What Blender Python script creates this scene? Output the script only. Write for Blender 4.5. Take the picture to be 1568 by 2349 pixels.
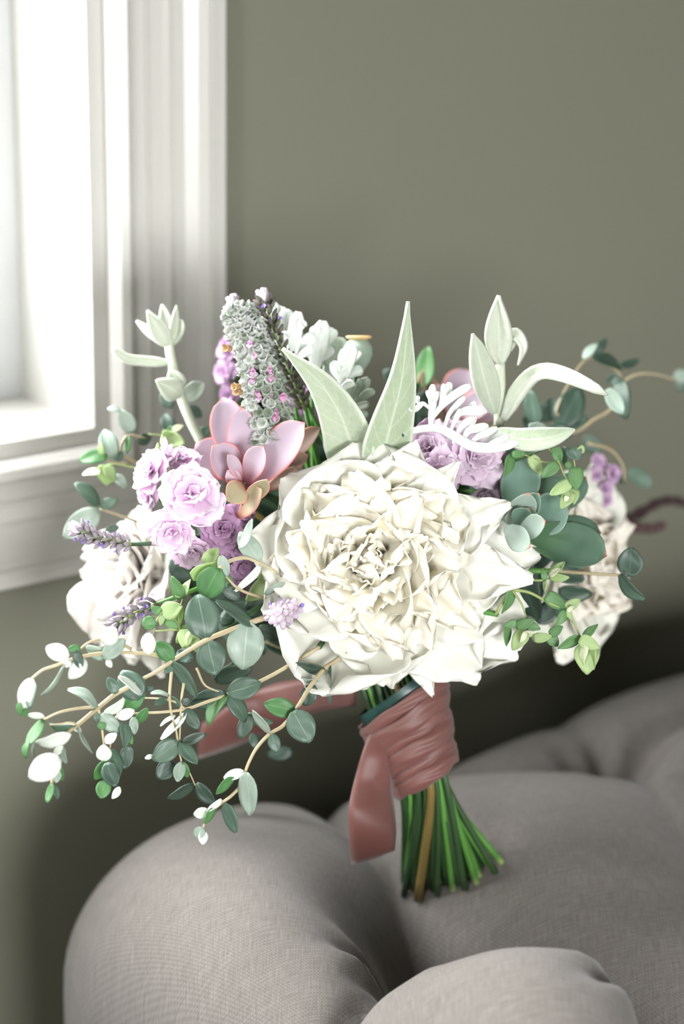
import bpy, math, random
import numpy as np
from mathutils import Vector, Matrix, noise as mnoise
from math import sin, cos, pi, radians, sqrt, exp, atan2, acos

for o in list(bpy.data.objects): bpy.data.objects.remove(o)
SC = bpy.context.scene
COL = SC.collection
random.seed(7)
RND = random.Random(11)

# ------------------------------------------------------------------ camera
F_PX, PITCH, ROLL, CAM_H = 4600.0, radians(18), radians(1.1), 1.01
FW = Vector((0, cos(PITCH), -sin(PITCH)))
_R0 = Vector((1, 0, 0)); _U0 = Vector((0, sin(PITCH), cos(PITCH)))
RT = _R0 * cos(ROLL) + _U0 * sin(ROLL)
UP = -_R0 * sin(ROLL) + _U0 * cos(ROLL)
TO = -FW
CAM = Vector((0, 0, CAM_H))
cam = bpy.data.cameras.new('camera'); camo = bpy.data.objects.new('camera', cam); COL.objects.link(camo)
cam.sensor_fit = 'VERTICAL'; cam.sensor_height = 36.0; cam.sensor_width = 24.0
cam.lens = F_PX / 2349.0 * 36.0
m = Matrix((RT, UP, TO)).transposed().to_4x4(); m.translation = CAM
camo.matrix_world = m
cam.dof.use_dof = True; cam.dof.focus_distance = 1.005
cam.dof.aperture_fstop = cam.lens / 1000.0 / 0.018
cam.clip_start = 0.02
SC.camera = camo

# ------------------------------------------------------------------ world, light, exposure
SC.view_settings.view_transform = 'Standard'; SC.view_settings.look = 'None'
SC.view_settings.gamma = 1.0; SC.view_settings.use_curve_mapping = False
SC.view_settings.exposure = 0.0
w = bpy.data.worlds.new('overcast_sky'); SC.world = w; w.use_nodes = True
wn = w.node_tree.nodes; bg = wn['Background']
bg.inputs['Color'].default_value = (0.98, 0.99, 1.0, 1); bg.inputs['Strength'].default_value = 33.0

TH = radians(37)
WD = Vector((cos(TH), sin(TH), 0)); WN = Vector((sin(TH), -cos(TH), 0))
def ray(px, py): return FW + RT * ((px - 784) / F_PX) + UP * ((1174.5 - py) / F_PX)
def P(px, py, d): return CAM + ray(px, py) * d
W0 = P(486, 700, 1.25); W0.z = 0
def WP(u, n, z): return W0 + WD * u + WN * n + Vector((0, 0, z))
WROT = Matrix((WD, -WN, Vector((0, 0, 1)))).transposed().to_4x4()
def wc(X):
    v = X - W0; return v.dot(WD), v.dot(WN), X.z

# ------------------------------------------------------------------ helpers
def tag(o, label=None, cat=None, group=None, kind=None):
    if label: o['label'] = label
    if cat: o['category'] = cat
    if group: o['group'] = group
    if kind: o['kind'] = kind
    return o
def thing(name, label, cat, loc, group=None):
    o = bpy.data.objects.new(name, None); COL.objects.link(o); o.location = loc
    o.empty_display_size = 0.01
    return tag(o, label, cat, group)
def link(name, me, mat, parent=None, label=None):
    o = bpy.data.objects.new(name, me); COL.objects.link(o)
    if mat and not me.materials: me.materials.append(mat)
    if parent:
        o.parent = parent
    if label: o['label'] = label
    return o
WLOC = {}
def wloc(o):
    v = Vector(o.location)
    while o.parent: o = o.parent; v = v + Vector(o.location)
    return v
def mesh(name, V, Fc, mat, parent=None, uv=None, smooth=True, label=None, origin=None):
    """V in world coordinates; the object gets its own origin relative to the parent"""
    org = Vector(origin) if origin is not None else Vector(V[0])
    base = wloc(parent) if parent else Vector((0, 0, 0))
    me = bpy.data.meshes.new(name)
    me.from_pydata([tuple(Vector(v) - org) for v in V], [], Fc)
    if smooth: me.polygons.foreach_set('use_smooth', [True] * len(me.polygons))
    if uv is not None:
        L = me.uv_layers.new(name='UVMap')
        idx = np.empty(len(me.loops), dtype=np.int32); me.loops.foreach_get('vertex_index', idx)
        L.data.foreach_set('uv', np.asarray(uv, dtype=np.float32)[idx].ravel())
    me.update()
    o = link(name, me, mat, parent, label)
    o.location = org - base
    return o

def shell_geo(pts, thick):
    """pts[i][j] Vectors (open grid) -> closed thin sheet"""
    nu, nv = len(pts), len(pts[0])
    A = np.array([[tuple(p) for p in r] for r in pts])
    du = np.gradient(A, axis=0); dv = np.gradient(A, axis=1)
    N = np.cross(du, dv); ln = np.linalg.norm(N, axis=2, keepdims=True); ln[ln < 1e-12] = 1; N /= ln
    T = A + N * thick * .5; B = A - N * thick * .5
    V = [tuple(v) for v in T.reshape(-1, 3)] + [tuple(v) for v in B.reshape(-1, 3)]
    o = nu * nv; Fc = []
    for i in range(nu - 1):
        for j in range(nv - 1):
            a, b, c, d = i*nv+j, i*nv+j+1, (i+1)*nv+j+1, (i+1)*nv+j
            Fc.append((a, d, c, b)); Fc.append((o+a, o+b, o+c, o+d))
    ring = [(0, j) for j in range(nv)] + [(i, nv-1) for i in range(1, nu)] + [(nu-1, j) for j in range(nv-2, -1, -1)] + [(i, 0) for i in range(nu-2, 0, -1)]
    for k in range(len(ring)):
        i0, j0 = ring[k]; i1, j1 = ring[(k+1) % len(ring)]
        a, b = i0*nv+j0, i1*nv+j1
        Fc.append((a, b, o+b, o+a))
    uv = [(i/(nu-1), j/(nv-1)) for i in range(nu) for j in range(nv)] * 2
    return V, Fc, uv

def crom(pts, n):
    P_ = [Vector(p) for p in pts]
    if len(P_) < 3: return [P_[0].lerp(P_[-1], k/n) for k in range(n+1)]
    Q = [P_[0]*2-P_[1]] + P_ + [P_[-1]*2-P_[-2]]
    out = []; seg = len(P_)-1
    for k in range(n+1):
        x = k/n*seg; i = min(int(x), seg-1); t = x-i
        a, b, c, d = Q[i], Q[i+1], Q[i+2], Q[i+3]
        out.append(0.5*((2*b)+(c-a)*t+(2*a-5*b+4*c-d)*t*t+(3*b-a-3*c+d)*t**3))
    return out
def tube_geo(pts, r0, r1, n=None, sides=7, rf=None):
    n = n or max(6, 4*(len(pts)-1))
    C_ = crom(pts, n); V = []; Fc = []; uv = []
    t0 = (C_[1]-C_[0]).normalized()
    x = t0.orthogonal().normalized()
    for k, c in enumerate(C_):
        t = (C_[min(k+1, n)]-C_[max(k-1, 0)])
        t = t.normalized() if t.length > 1e-9 else t0
        x = (x - t*x.dot(t)).normalized(); y = t.cross(x)
        r = r0+(r1-r0)*k/n
        if rf: r *= rf(k/n)
        for s in range(sides):
            a = 2*pi*s/sides
            V.append(c+x*(cos(a)*r)+y*(sin(a)*r)); uv.append((k/n, s/sides))
    for k in range(n):
        for s in range(sides):
            a = k*sides+s; b = k*sides+(s+1) % sides
            Fc.append((a, b, b+sides, a+sides))
    Fc.append(tuple(range(sides-1, -1, -1))); Fc.append(tuple(n*sides+s for s in range(sides)))
    return V, Fc, uv
def tube(name, pts, r0, r1, mat, parent=None, label=None, **k):
    V, Fc, uv = tube_geo(pts, r0, r1, **k)
    return mesh(name, V, Fc, mat, parent, uv, label=label)
class MB:
    def __init__(s): s.V, s.F, s.U = [], [], []
    def add(s, V, F, uv=None):
        o = len(s.V); s.V += [Vector(v) for v in V]; s.F += [tuple(i+o for i in f) for f in F]
        s.U += list(uv) if uv is not None else [(0, 0)]*len(V)
    def box(s, f, u0, u1, n0, n1, z0, z1):
        V = [f(u, n, z) for u in (u0, u1) for n in (n0, n1) for z in (z0, z1)]
        s.add(V, [(0, 1, 3, 2), (4, 6, 7, 5), (0, 4, 5, 1), (2, 3, 7, 6), (0, 2, 6, 4), (1, 5, 7, 3)])
    def build(s, name, mat, parent=None, smooth=False, label=None, origin=None):
        return mesh(name, s.V, s.F, mat, parent, s.U, smooth, label, origin)

# ------------------------------------------------------------------ materials
def lin(c):
    return tuple(((x/255)/12.92 if x/255 <= .04045 else ((x/255+.055)/1.055)**2.4) for x in c) + (1,)
def node(nt, t, **k):
    n = nt.nodes.new(t)
    for a, b in k.items():
        if a.startswith('i_'): n.inputs[a[2:].replace('_', ' ')].default_value = b
        else: setattr(n, a, b)
    return n
def ramp(nt, fac, stops):
    r = nt.nodes.new('ShaderNodeValToRGB'); e = r.color_ramp.elements
    while len(e) < len(stops): e.new(.5)
    for q, (p_, c_) in zip(e, stops): q.position = p_; q.color = c_
    nt.links.new(fac, r.inputs['Fac']); return r.outputs['Color']
def mixc(nt, fac, a, b):
    x = nt.nodes.new('ShaderNodeMix'); x.data_type = 'RGBA'
    for s, v in ((x.inputs[0], fac), (x.inputs[6], a), (x.inputs[7], b)):
        if hasattr(v, 'is_linked') or hasattr(v, 'links'): nt.links.new(v, s)
        else: s.default_value = v
    return x.outputs[2]
def mth(nt, op, a, b=None):
    x = nt.nodes.new('ShaderNodeMath'); x.operation = op
    for s, v in zip(x.inputs, (a, b)):
        if v is None: continue
        if hasattr(v, 'links'): nt.links.new(v, s)
        else: s.default_value = v
    return x.outputs[0]
def newmat(name):
    m = bpy.data.materials.new(name); m.use_nodes = True
    nt = m.node_tree; return m, nt, nt.nodes['Principled BSDF'], nt.nodes['Material Output']
def uvxy(nt):
    t = nt.nodes.new('ShaderNodeTexCoord'); s = nt.nodes.new('ShaderNodeSeparateXYZ')
    nt.links.new(t.outputs['UV'], s.inputs[0]); return s.outputs[0], s.outputs[1], t
def organic(name, c1, c2, rough=.5, trans=.25, vein=None, veinw=.05, base=None, edge=None, tip=None, nscale=60, bump=0.0, bscale=400, sheen=0, tcol=None, side=0.0, spec=.5):
    m, nt, pb, out = newmat(name)
    x, y, tc = uvxy(nt)
    nz = node(nt, 'ShaderNodeTexNoise', i_Scale=nscale, i_Detail=3.0)
    nt.links.new(tc.outputs['Object'], nz.inputs['Vector'])
    oi = nt.nodes.new('ShaderNodeObjectInfo')
    f = mth(nt, 'ADD', mth(nt, 'MULTIPLY', nz.outputs['Fac'], .75), mth(nt, 'MULTIPLY', oi.outputs['Random'], .5))
    f = mth(nt, 'SUBTRACT', f, .12)
    col = mixc(nt, f, lin(c1), lin(c2))
    t = mth(nt, 'ABSOLUTE', mth(nt, 'SUBTRACT', mth(nt, 'MULTIPLY', y, 2.0), 1.0))
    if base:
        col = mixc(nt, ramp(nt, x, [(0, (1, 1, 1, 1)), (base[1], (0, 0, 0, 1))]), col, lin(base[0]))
    if vein:
        v0 = ramp(nt, t, [(0, (1, 1, 1, 1)), (veinw, (0, 0, 0, 1))])
        col = mixc(nt, mth(nt, 'MULTIPLY', v0, .8), col, lin(vein))
        if side:
            wv = mth(nt, 'SINE', mth(nt, 'SUBTRACT', mth(nt, 'MULTIPLY', x, 42.0), mth(nt, 'MULTIPLY', t, 9.0)))
            v1 = ramp(nt, wv, [(.86, (0, 0, 0, 1)), (1, (1, 1, 1, 1))])
            col = mixc(nt, mth(nt, 'MULTIPLY', v1, side), col, lin(vein))
    if edge:
        e0 = ramp(nt, t, [(edge[1], (0, 0, 0, 1)), (edge[2], (1, 1, 1, 1))])
        col = mixc(nt, e0, col, lin(edge[0]))
    if tip:
        col = mixc(nt, ramp(nt, x, [(tip[1], (0, 0, 0, 1)), (1, (1, 1, 1, 1))]), col, lin(tip[0]))
    nt.links.new(col, pb.inputs['Base Color'])
    pb.inputs['Roughness'].default_value = rough; pb.inputs['Specular IOR Level'].default_value = spec
    if sheen:
        pb.inputs['Sheen Weight'].default_value = sheen; pb.inputs['Sheen Roughness'].default_value = .4
    if bump:
        bz = node(nt, 'ShaderNodeTexNoise', i_Scale=bscale, i_Detail=4.0)
        nt.links.new(tc.outputs['Object'], bz.inputs['Vector'])
        bn = node(nt, 'ShaderNodeBump', i_Strength=bump, i_Distance=.0006)
        nt.links.new(bz.outputs['Fac'], bn.inputs['Height']); nt.links.new(bn.outputs[0], pb.inputs['Normal'])
    if trans:
        tr = nt.nodes.new('ShaderNodeBsdfTranslucent')
        if tcol: tr.inputs['Color'].default_value = lin(tcol)
        else: nt.links.new(col, tr.inputs['Color'])
        mx = nt.nodes.new('ShaderNodeMixShader'); mx.inputs[0].default_value = trans
        nt.links.new(pb.outputs[0], mx.inputs[1]); nt.links.new(tr.outputs[0], mx.inputs[2])
        nt.links.new(mx.outputs[0], out.inputs['Surface'])
    return m
def plain(name, c, rough=.5, nscale=0, amt=.1, bump=0, bscale=200, spec=.5):
    m, nt, pb, out = newmat(name)
    pb.inputs['Roughness'].default_value = rough; pb.inputs['Specular IOR Level'].default_value = spec
    c = lin(c)
    tc = nt.nodes.new('ShaderNodeTexCoord')
    if nscale:
        nz = node(nt, 'ShaderNodeTexNoise', i_Scale=nscale, i_Detail=4.0)
        nt.links.new(tc.outputs['Object'], nz.inputs['Vector'])
        col = mixc(nt, nz.outputs['Fac'], tuple(x*(1-amt) for x in c[:3])+(1,), tuple(min(1, x*(1+amt)) for x in c[:3])+(1,))
        nt.links.new(col, pb.inputs['Base Color'])
    else: pb.inputs['Base Color'].default_value = c
    if bump:
        bz = node(nt, 'ShaderNodeTexNoise', i_Scale=bscale, i_Detail=3.0)
        nt.links.new(tc.outputs['Object'], bz.inputs['Vector'])
        bn = node(nt, 'ShaderNodeBump', i_Strength=bump, i_Distance=.001)
        nt.links.new(bz.outputs['Fac'], bn.inputs['Height']); nt.links.new(bn.outputs[0], pb.inputs['Normal'])
    return m

M = {}
M['wall'] = plain('sage_wall_paint', (118, 118, 103), .55, 3, .04, .15, 350)
M['white'] = plain('white_gloss_paint', (198, 196, 190), .32, 8, .02)
M['sash'] = plain('white_sash_paint', (196, 198, 197), .4, 8, .02)
M['gasket'] = plain('grey_gasket', (84, 88, 86), .7, 30, .1)
M['ceil'] = plain('ceiling_paint', (152, 150, 140), .8, 5, .03)
M['floor'] = plain('floor_wood', (70, 52, 40), .5, 12, .25)
M['ground'] = plain('pavement', (140, 142, 140), .9, 2, .15)
M['wood'] = plain('sofa_leg_wood', (60, 42, 30), .4, 30, .25)
M['e'] = organic('eucalyptus_leaf', (74, 98, 84), (106, 130, 112), .42, .22, vein=(150, 172, 152), veinw=.05, tcol=(90, 140, 80), nscale=90, bump=.15)
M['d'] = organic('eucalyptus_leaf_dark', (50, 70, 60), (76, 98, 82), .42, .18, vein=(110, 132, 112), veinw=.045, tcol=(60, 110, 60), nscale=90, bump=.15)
M['p'] = organic('eucalyptus_leaf_bloom_sheen', (142, 162, 148), (176, 190, 176), .38, .22, vein=(206, 218, 204), veinw=.05, tcol=(130, 170, 120), nscale=90, bump=.1)  # glaucous bloom, with some of the sky sheen painted into the pale tone
M['w'] = organic('eucalyptus_leaf_sky_sheen', (212, 220, 210), (232, 236, 228), .35, .2, vein=(225, 230, 214), veinw=.05, nscale=90)  # sky gloss on the leaves painted as a near-white base colour
M['g'] = organic('eucalyptus_leaf_fresh', (72, 122, 74), (100, 146, 90), .45, .3, vein=(140, 176, 120), veinw=.05, tcol=(90, 160, 60), nscale=70)
M['l'] = organic('oregano_bract', (160, 190, 128), (198, 214, 162), .5, .35, vein=(196, 214, 160), veinw=.06, tcol=(170, 205, 110), nscale=60, side=.2)
M['y'] = organic('oregano_bract_tip', (222, 230, 196), (236, 238, 212), .5, .35, nscale=60)
M['o'] = organic('oregano_leaf', (84, 128, 76), (112, 154, 100), .5, .28, vein=(130, 166, 110), veinw=.05, tcol=(100, 160, 70), nscale=70)
M['estem'] = organic('eucalyptus_twig', (166, 150, 118), (190, 178, 144), .5, 0, nscale=120)
M['gstem'] = organic('oregano_stalk', (130, 150, 88), (156, 168, 108), .5, 0, nscale=120)
M['stem'] = organic('flower_stem', (66, 118, 52), (100, 154, 70), .4, 0, tip=((176, 196, 128), .985), nscale=40)
M['stemd'] = organic('flower_stem_dark', (34, 62, 40), (60, 88, 48), .45, 0, nscale=40)
M['stemb'] = organic('flower_stem_brown', (110, 92, 48), (136, 118, 66), .5, 0, nscale=60)
M['cream'] = organic('peony_petal_cream', (250, 247, 236), (254, 252, 246), .5, .36, base=((250, 234, 172), .5), tcol=(255, 250, 228), nscale=40, bump=.12, bscale=160, spec=.3)
M['core'] = organic('peony_petal_heart', (252, 244, 210), (254, 249, 228), .5, .36, base=((248, 224, 146), .6), tcol=(255, 246, 200), nscale=40, bump=.1, bscale=160, spec=.3)
M['guard'] = organic('peony_guard_petal', (240, 240, 232), (250, 249, 243), .45, .3, base=((236, 238, 214), .3), tcol=(250, 250, 238), nscale=40, bump=.12, bscale=140, spec=.3)
M['blush'] = organic('peony_petal_blush', (254, 251, 247), (255, 253, 250), .5, .3, base=((255, 250, 245), .4), tcol=(255, 247, 240), nscale=40, bump=.1, bscale=150, spec=.3)
M['ivory'] = organic('peony_petal_ivory', (250, 246, 238), (254, 251, 245), .5, .34, base=((252, 247, 236), .4), tcol=(250, 240, 220), nscale=40, bump=.1, bscale=150, spec=.3)
M['pink'] = organic('stock_petal_pink', (240, 206, 237), (249, 229, 247), .5, .35, base=((240, 236, 216), .22), tcol=(244, 212, 240), tip=((253, 247, 251), .6), nscale=300, bump=.15, bscale=300, spec=.3)
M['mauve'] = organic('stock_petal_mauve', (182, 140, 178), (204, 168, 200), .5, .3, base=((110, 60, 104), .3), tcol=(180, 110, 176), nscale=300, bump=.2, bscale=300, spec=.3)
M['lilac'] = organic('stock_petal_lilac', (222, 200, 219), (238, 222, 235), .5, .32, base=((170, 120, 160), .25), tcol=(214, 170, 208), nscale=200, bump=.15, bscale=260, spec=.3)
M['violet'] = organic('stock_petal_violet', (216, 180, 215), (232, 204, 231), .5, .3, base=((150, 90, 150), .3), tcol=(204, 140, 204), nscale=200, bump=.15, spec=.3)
M['echev'] = organic('succulent_leaf_pink', (164, 146, 158), (184, 170, 184), .45, 0, base=((140, 72, 84), .55), edge=((222, 130, 122), .84, .99), tip=((222, 136, 126), .95), nscale=80, spec=.35)
M['echevg'] = organic('succulent_leaf_under', (150, 150, 114), (190, 170, 148), .5, 0, base=((150, 84, 72), .4), edge=((222, 142, 128), .8, .99), nscale=60, spec=.35)
M['echevb'] = organic('succulent_leaf_bronze', (132, 110, 96), (160, 134, 116), .5, 0, base=((96, 60, 60), .4), edge=((190, 130, 112), .75, .97), nscale=60, spec=.3)
M['sgreen'] = organic('succulent_leaf_green', (92, 122, 108), (120, 148, 132), .4, 0, base=((78, 112, 84), .5), tip=((176, 116, 90), .94), edge=((150, 172, 156), .85, 1.0), nscale=60, spec=.4)
M['sdark'] = organic('succulent_leaf_dark', (58, 84, 68), (88, 116, 94), .4, 0, base=((84, 118, 80), .6), tip=((140, 84, 66), .95), nscale=60, spec=.4)
M['spale'] = organic('succulent_leaf_pale', (142, 162, 150), (170, 186, 174), .4, 0, tip=((186, 110, 80), .93), nscale=60, spec=.4)
M['wool'] = organic('woolly_leaf', (160, 178, 146), (194, 204, 182), .9, .12, vein=(214, 220, 202), veinw=.10, edge=((214, 220, 204), .9, 1.0), nscale=260, bump=.9, bscale=900, sheen=.6, side=.32, tcol=(160, 190, 130), spec=.1)
M['woolb'] = organic('woolly_leaf_soft', (172, 182, 162), (200, 205, 190), .9, .1, vein=(206, 212, 196), veinw=.14, nscale=260, bump=.7, bscale=700, sheen=.5, spec=.1)
M['woolstem'] = organic('woolly_stem', (184, 192, 168), (206, 212, 194), .9, 0, nscale=260, bump=.8, bscale=900, sheen=.6, spec=.1)
M['calyx'] = organic('woolly_calyx', (220, 226, 216), (238, 241, 235), .9, 0, base=((140, 160, 128), .3), nscale=500, bump=.8, bscale=900, sheen=.5, spec=.1)
M['calyxg'] = organic('woolly_calyx_green', (140, 158, 132), (196, 206, 188), .9, 0, base=((94, 114, 84), .35), nscale=500, bump=.8, bscale=900, sheen=.4, spec=.1)
M['dusty'] = organic('silver_felt_leaf', (214, 222, 214), (234, 238, 232), .9, .1, vein=(244, 246, 242), veinw=.12, nscale=200, bump=.5, bscale=900, sheen=.4, spec=.1)
M['dustyg'] = organic('silver_felt_leaf_grey', (172, 186, 172), (196, 206, 192), .9, .1, vein=(220, 226, 214), veinw=.12, nscale=200, bump=.5, bscale=900, sheen=.4, spec=.1)
M['lav'] = organic('lavender_calyx', (150, 142, 152), (190, 182, 184), .8, 0, base=((106, 112, 96), .4), tip=((164, 148, 172), .7), nscale=300, bump=.5, bscale=700, spec=.2)
M['lavd'] = organic('lavender_calyx_dry', (86, 84, 78), (136, 132, 116), .8, 0, base=((62, 70, 52), .4), tip=((90, 72, 100), .7), nscale=300, bump=.5, bscale=700, spec=.2)
M['lavp'] = organic('lavender_floret', (150, 124, 206), (172, 150, 222), .6, .2, nscale=200)
M['lavw'] = organic('lavender_bract', (238, 226, 232), (246, 240, 242), .7, .25, nscale=100, tip=((212, 192, 216), .6))
M['lpink'] = organic('small_pink_floret', (226, 164, 208), (238, 188, 222), .6, .3, base=((196, 104, 172), .4), nscale=200)
M['podgreen'] = organic('seed_pod', (132, 152, 136), (172, 188, 170), .55, 0, nscale=140, bump=.3, bscale=200)
M['podgold'] = organic('pod_crown', (214, 176, 116), (232, 200, 146), .7, 0, nscale=200)
M['darkt'] = organic('dark_tendril', (52, 34, 40), (84, 60, 58), .8, 0, nscale=100, bump=.5, bscale=300)
M['tape'] = plain('floral_tape_green', (28, 62, 58), .35, 60, .3)
M['brownbit'] = organic('dry_brown_floret', (150, 116, 80), (184, 150, 106), .7, .1, nscale=200)

def ribbon_mat():
    m, nt, pb, out = newmat('satin_ribbon')
    x, y, tc = uvxy(nt)
    wv = node(nt, 'ShaderNodeTexNoise', i_Scale=900.0, i_Detail=2.0)
    mp = node(nt, 'ShaderNodeMapping'); mp.inputs['Scale'].default_value = (.05, 1, 1)
    nt.links.new(tc.outputs['UV'], mp.inputs[0]); nt.links.new(mp.outputs[0], wv.inputs['Vector'])
    nt.links.new(mixc(nt, wv.outputs['Fac'], lin((108, 68, 63)), lin((126, 84, 77))), pb.inputs['Base Color'])
    pb.inputs['Roughness'].default_value = .48; pb.inputs['Anisotropic'].default_value = .5
    pb.inputs['Specular IOR Level'].default_value = .45
    pb.inputs['Sheen Weight'].default_value = .25
    tr = nt.nodes.new('ShaderNodeBsdfTranslucent'); tr.inputs['Color'].default_value = lin((206, 130, 112))
    mx = nt.nodes.new('ShaderNodeMixShader'); mx.inputs[0].default_value = .18
    nt.links.new(pb.outputs[0], mx.inputs[1]); nt.links.new(tr.outputs[0], mx.inputs[2]); nt.links.new(mx.outputs[0], out.inputs['Surface'])
    return m
M['ribbon'] = ribbon_mat()

def linen_mat():
    m, nt, pb, out = newmat('linen_upholstery')
    x, y, tc = uvxy(nt)
    def thread(sx, sy):
        mp = node(nt, 'ShaderNodeMapping'); mp.inputs['Scale'].default_value = (sx, sy, 1)
        nt.links.new(tc.outputs['UV'], mp.inputs[0])
        nz = node(nt, 'ShaderNodeTexNoise', i_Scale=1.0, i_Detail=2.0)
        nt.links.new(mp.outputs[0], nz.inputs['Vector']); return nz.outputs['Fac']
    wx = mth(nt, 'SINE', mth(nt, 'MULTIPLY', x, 2*pi/.0017)); wy = mth(nt, 'SINE', mth(nt, 'MULTIPLY', y, 2*pi/.0017))
    weave = mth(nt, 'MULTIPLY', wx, wy)
    slub = mth(nt, 'ADD', thread(90, 1500), thread(1500, 90))
    f = mth(nt, 'ADD', mth(nt, 'MULTIPLY', slub, .5), mth(nt, 'MULTIPLY', weave, .10))
    col = ramp(nt, f, [(.25, lin((88, 84, 80))), (.5, lin((108, 103, 98))), (.75, lin((128, 123, 119)))])
    nt.links.new(col, pb.inputs['Base Color'])
    pb.inputs['Roughness'].default_value = .9; pb.inputs['Specular IOR Level'].default_value = .2
    pb.inputs['Sheen Weight'].default_value = .15
    bn = node(nt, 'ShaderNodeBump', i_Strength=.5, i_Distance=.0006)
    nt.links.new(f, bn.inputs['Height']); nt.links.new(bn.outputs[0], pb.inputs['Normal'])
    return m
M['linen'] = linen_mat()
def glass_mat():
    m, nt, pb, out = newmat('window_glass'); nt.nodes.remove(pb)
    tr = nt.nodes.new('ShaderNodeBsdfTransparent'); gl = node(nt, 'ShaderNodeBsdfGlossy', i_Roughness=.02)
    mx = nt.nodes.new('ShaderNodeMixShader'); mx.inputs[0].default_value = .05
    nt.links.new(tr.outputs[0], mx.inputs[1]); nt.links.new(gl.outputs[0], mx.inputs[2]); nt.links.new(mx.outputs[0], out.inputs['Surface'])
    return m
M['glass'] = glass_mat()

# ------------------------------------------------------------------ room shell
# wall coordinates: u along the window wall, n into the room, z up
OU1, OZ0 = -0.072, 0.664            # right edge and bottom of the window opening
OU0, OZ1 = -1.00, 1.95
UL, UR, NB, ZC = -1.75, 2.6, 3.6, 2.9
def wallbox(name, boxes, mat=None):
    b = MB()
    for q in boxes: b.box(WP, *q)
    o = b.build(name, mat or M['wall']); tag(o, kind='structure'); return o
T = .14
wallbox('wall_window', [(UL-T, OU0, -T, 0, 0, ZC), (OU1, UR, -T, 0, 0, ZC), (OU0, OU1, -T, 0, 0, OZ0), (OU0, OU1, -T, 0, OZ1, ZC)])
# unseen openings added in the left and back walls, sized for fill light
LN0, LN1, LZ0, LZ1 = 1.2, 1.6, .9, 1.6
wallbox('wall_left', [(UL-T, UL, 0, LN0, 0, ZC), (UL-T, UL, LN1, NB, 0, ZC), (UL-T, UL, LN0, LN1, 0, LZ0), (UL-T, UL, LN0, LN1, LZ1, ZC)])
BU0, BU1, BZ0, BZ1 = -1.6, -.1, .35, 1.35
wallbox('wall_back', [(UL-T, BU0, NB, NB+T, 0, ZC), (BU1, UR, NB, NB+T, 0, ZC), (BU0, BU1, NB, NB+T, 0, BZ0), (BU0, BU1, NB, NB+T, BZ1, ZC)])
wallbox('wall_right', [(UR, UR+T, -T, NB+T, 0, ZC)])
wallbox('floor', [(UL-T, UR+T, -T, NB+T, -.1, 0)], M['floor'])
wallbox('ceiling', [(UL-T, UR+T, -T, NB+T, ZC, ZC+.1)], M['ceil'])
g = MB(); g.box(WP, -14, 14, -14, 16, -.7, -.6); tag(g.build('ground_outside', M['ground']), kind='structure')
def portal(c, axis, sx, sy):
    L = bpy.data.lights.new('sky_portal', 'AREA'); L.shape = 'RECTANGLE'; L.size = sx; L.size_y = sy
    L.cycles.is_portal = True
    o = bpy.data.objects.new('sky_portal', L); COL.objects.link(o)
    z = -axis; y = Vector((0, 0, 1)); x = y.cross(z)
    mm = Matrix((x, y, z)).transposed().to_4x4(); mm.translation = c; o.matrix_world = mm
portal(WP((OU0+OU1)/2, -T-.01, (OZ0+OZ1)/2), WN, OU1-OU0, OZ1-OZ0)
portal(WP(UL-T-.01, (LN0+LN1)/2, (LZ0+LZ1)/2), WD, LN1-LN0, LZ1-LZ0)  # this and the next serve the added fill openings
portal(WP((BU0+BU1)/2, NB+T+.01, (BZ0+BZ1)/2), -WN, BU1-BU0, BZ1-BZ0)

# jamb lining (reveal) of the window
b = MB(); jd = .016
b.box(WP, OU1-jd, OU1, -T, .004, OZ0, OZ1); tag(b.build('trim_1', M['white']), kind='structure')
b = MB(); b.box(WP, OU0, OU1-jd, -T, .004, OZ0, OZ0+jd); tag(b.build('trim_2', M['white']), kind='structure')
b = MB(); b.box(WP, OU0, OU0+jd, -T, .004, OZ0+jd, OZ1); tag(b.build('trim_3', M['white']), kind='structure')
b = MB(); b.box(WP, OU0+jd, OU1-jd, -T, .004, OZ1-jd, OZ1); tag(b.build('trim_4', M['white']), kind='structure')
# moulded casing, picture-framed round the opening: profile (distance from the opening, projection)
PROF = [(0, .0), (0, .011), (.004, .016), (.009, .018), (.0125, .0155), (.014, .011), (.0235, .0112), (.0245, .0132), (.0262, .0132), (.0272, .0118), (.036, .0125),
        (.0385, .0150), (.0405, .0150), (.0415, .0128), (.050, .0135), (.058, .0165), (.063, .0200), (.0640, .0222), (.0670, .0222), (.0680, .0205), (.0745, .0205), (.076, .019), (.076, 0)]
IN = .006
iu0, iu1, iz0, iz1 = OU0+IN, OU1-IN+.0, OZ0+IN, OZ1-IN
def casing(name, c0, c1, o0, o1):
    b = MB(); V = []
    for (k, pr) in PROF:
        V.append(WP(c0[0]+o0[0]*k, pr, c0[1]+o0[1]*k)); V.append(WP(c1[0]+o1[0]*k, pr, c1[1]+o1[1]*k))
    Fc = [(2*i, 2*i+1, 2*i+3, 2*i+2) for i in range(len(PROF)-1)]
    Fc += [tuple(range(0, len(V), 2)), tuple(range(len(V)-1, 0, -2))]
    b.add(V, Fc); tag(b.build(name, M['white']), kind='structure')
casing('trim_5', (iu1, iz0), (iu1, iz1), (1, -1), (1, 1))
casing('trim_6', (iu0, iz0), (iu1, iz0), (-1, -1), (1, -1))
casing('trim_7', (iu0, iz0), (iu0, iz1), (-1, -1), (-1, 1))
casing('trim_8', (iu0, iz1), (iu1, iz1), (-1, 1), (1, 1))
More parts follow.
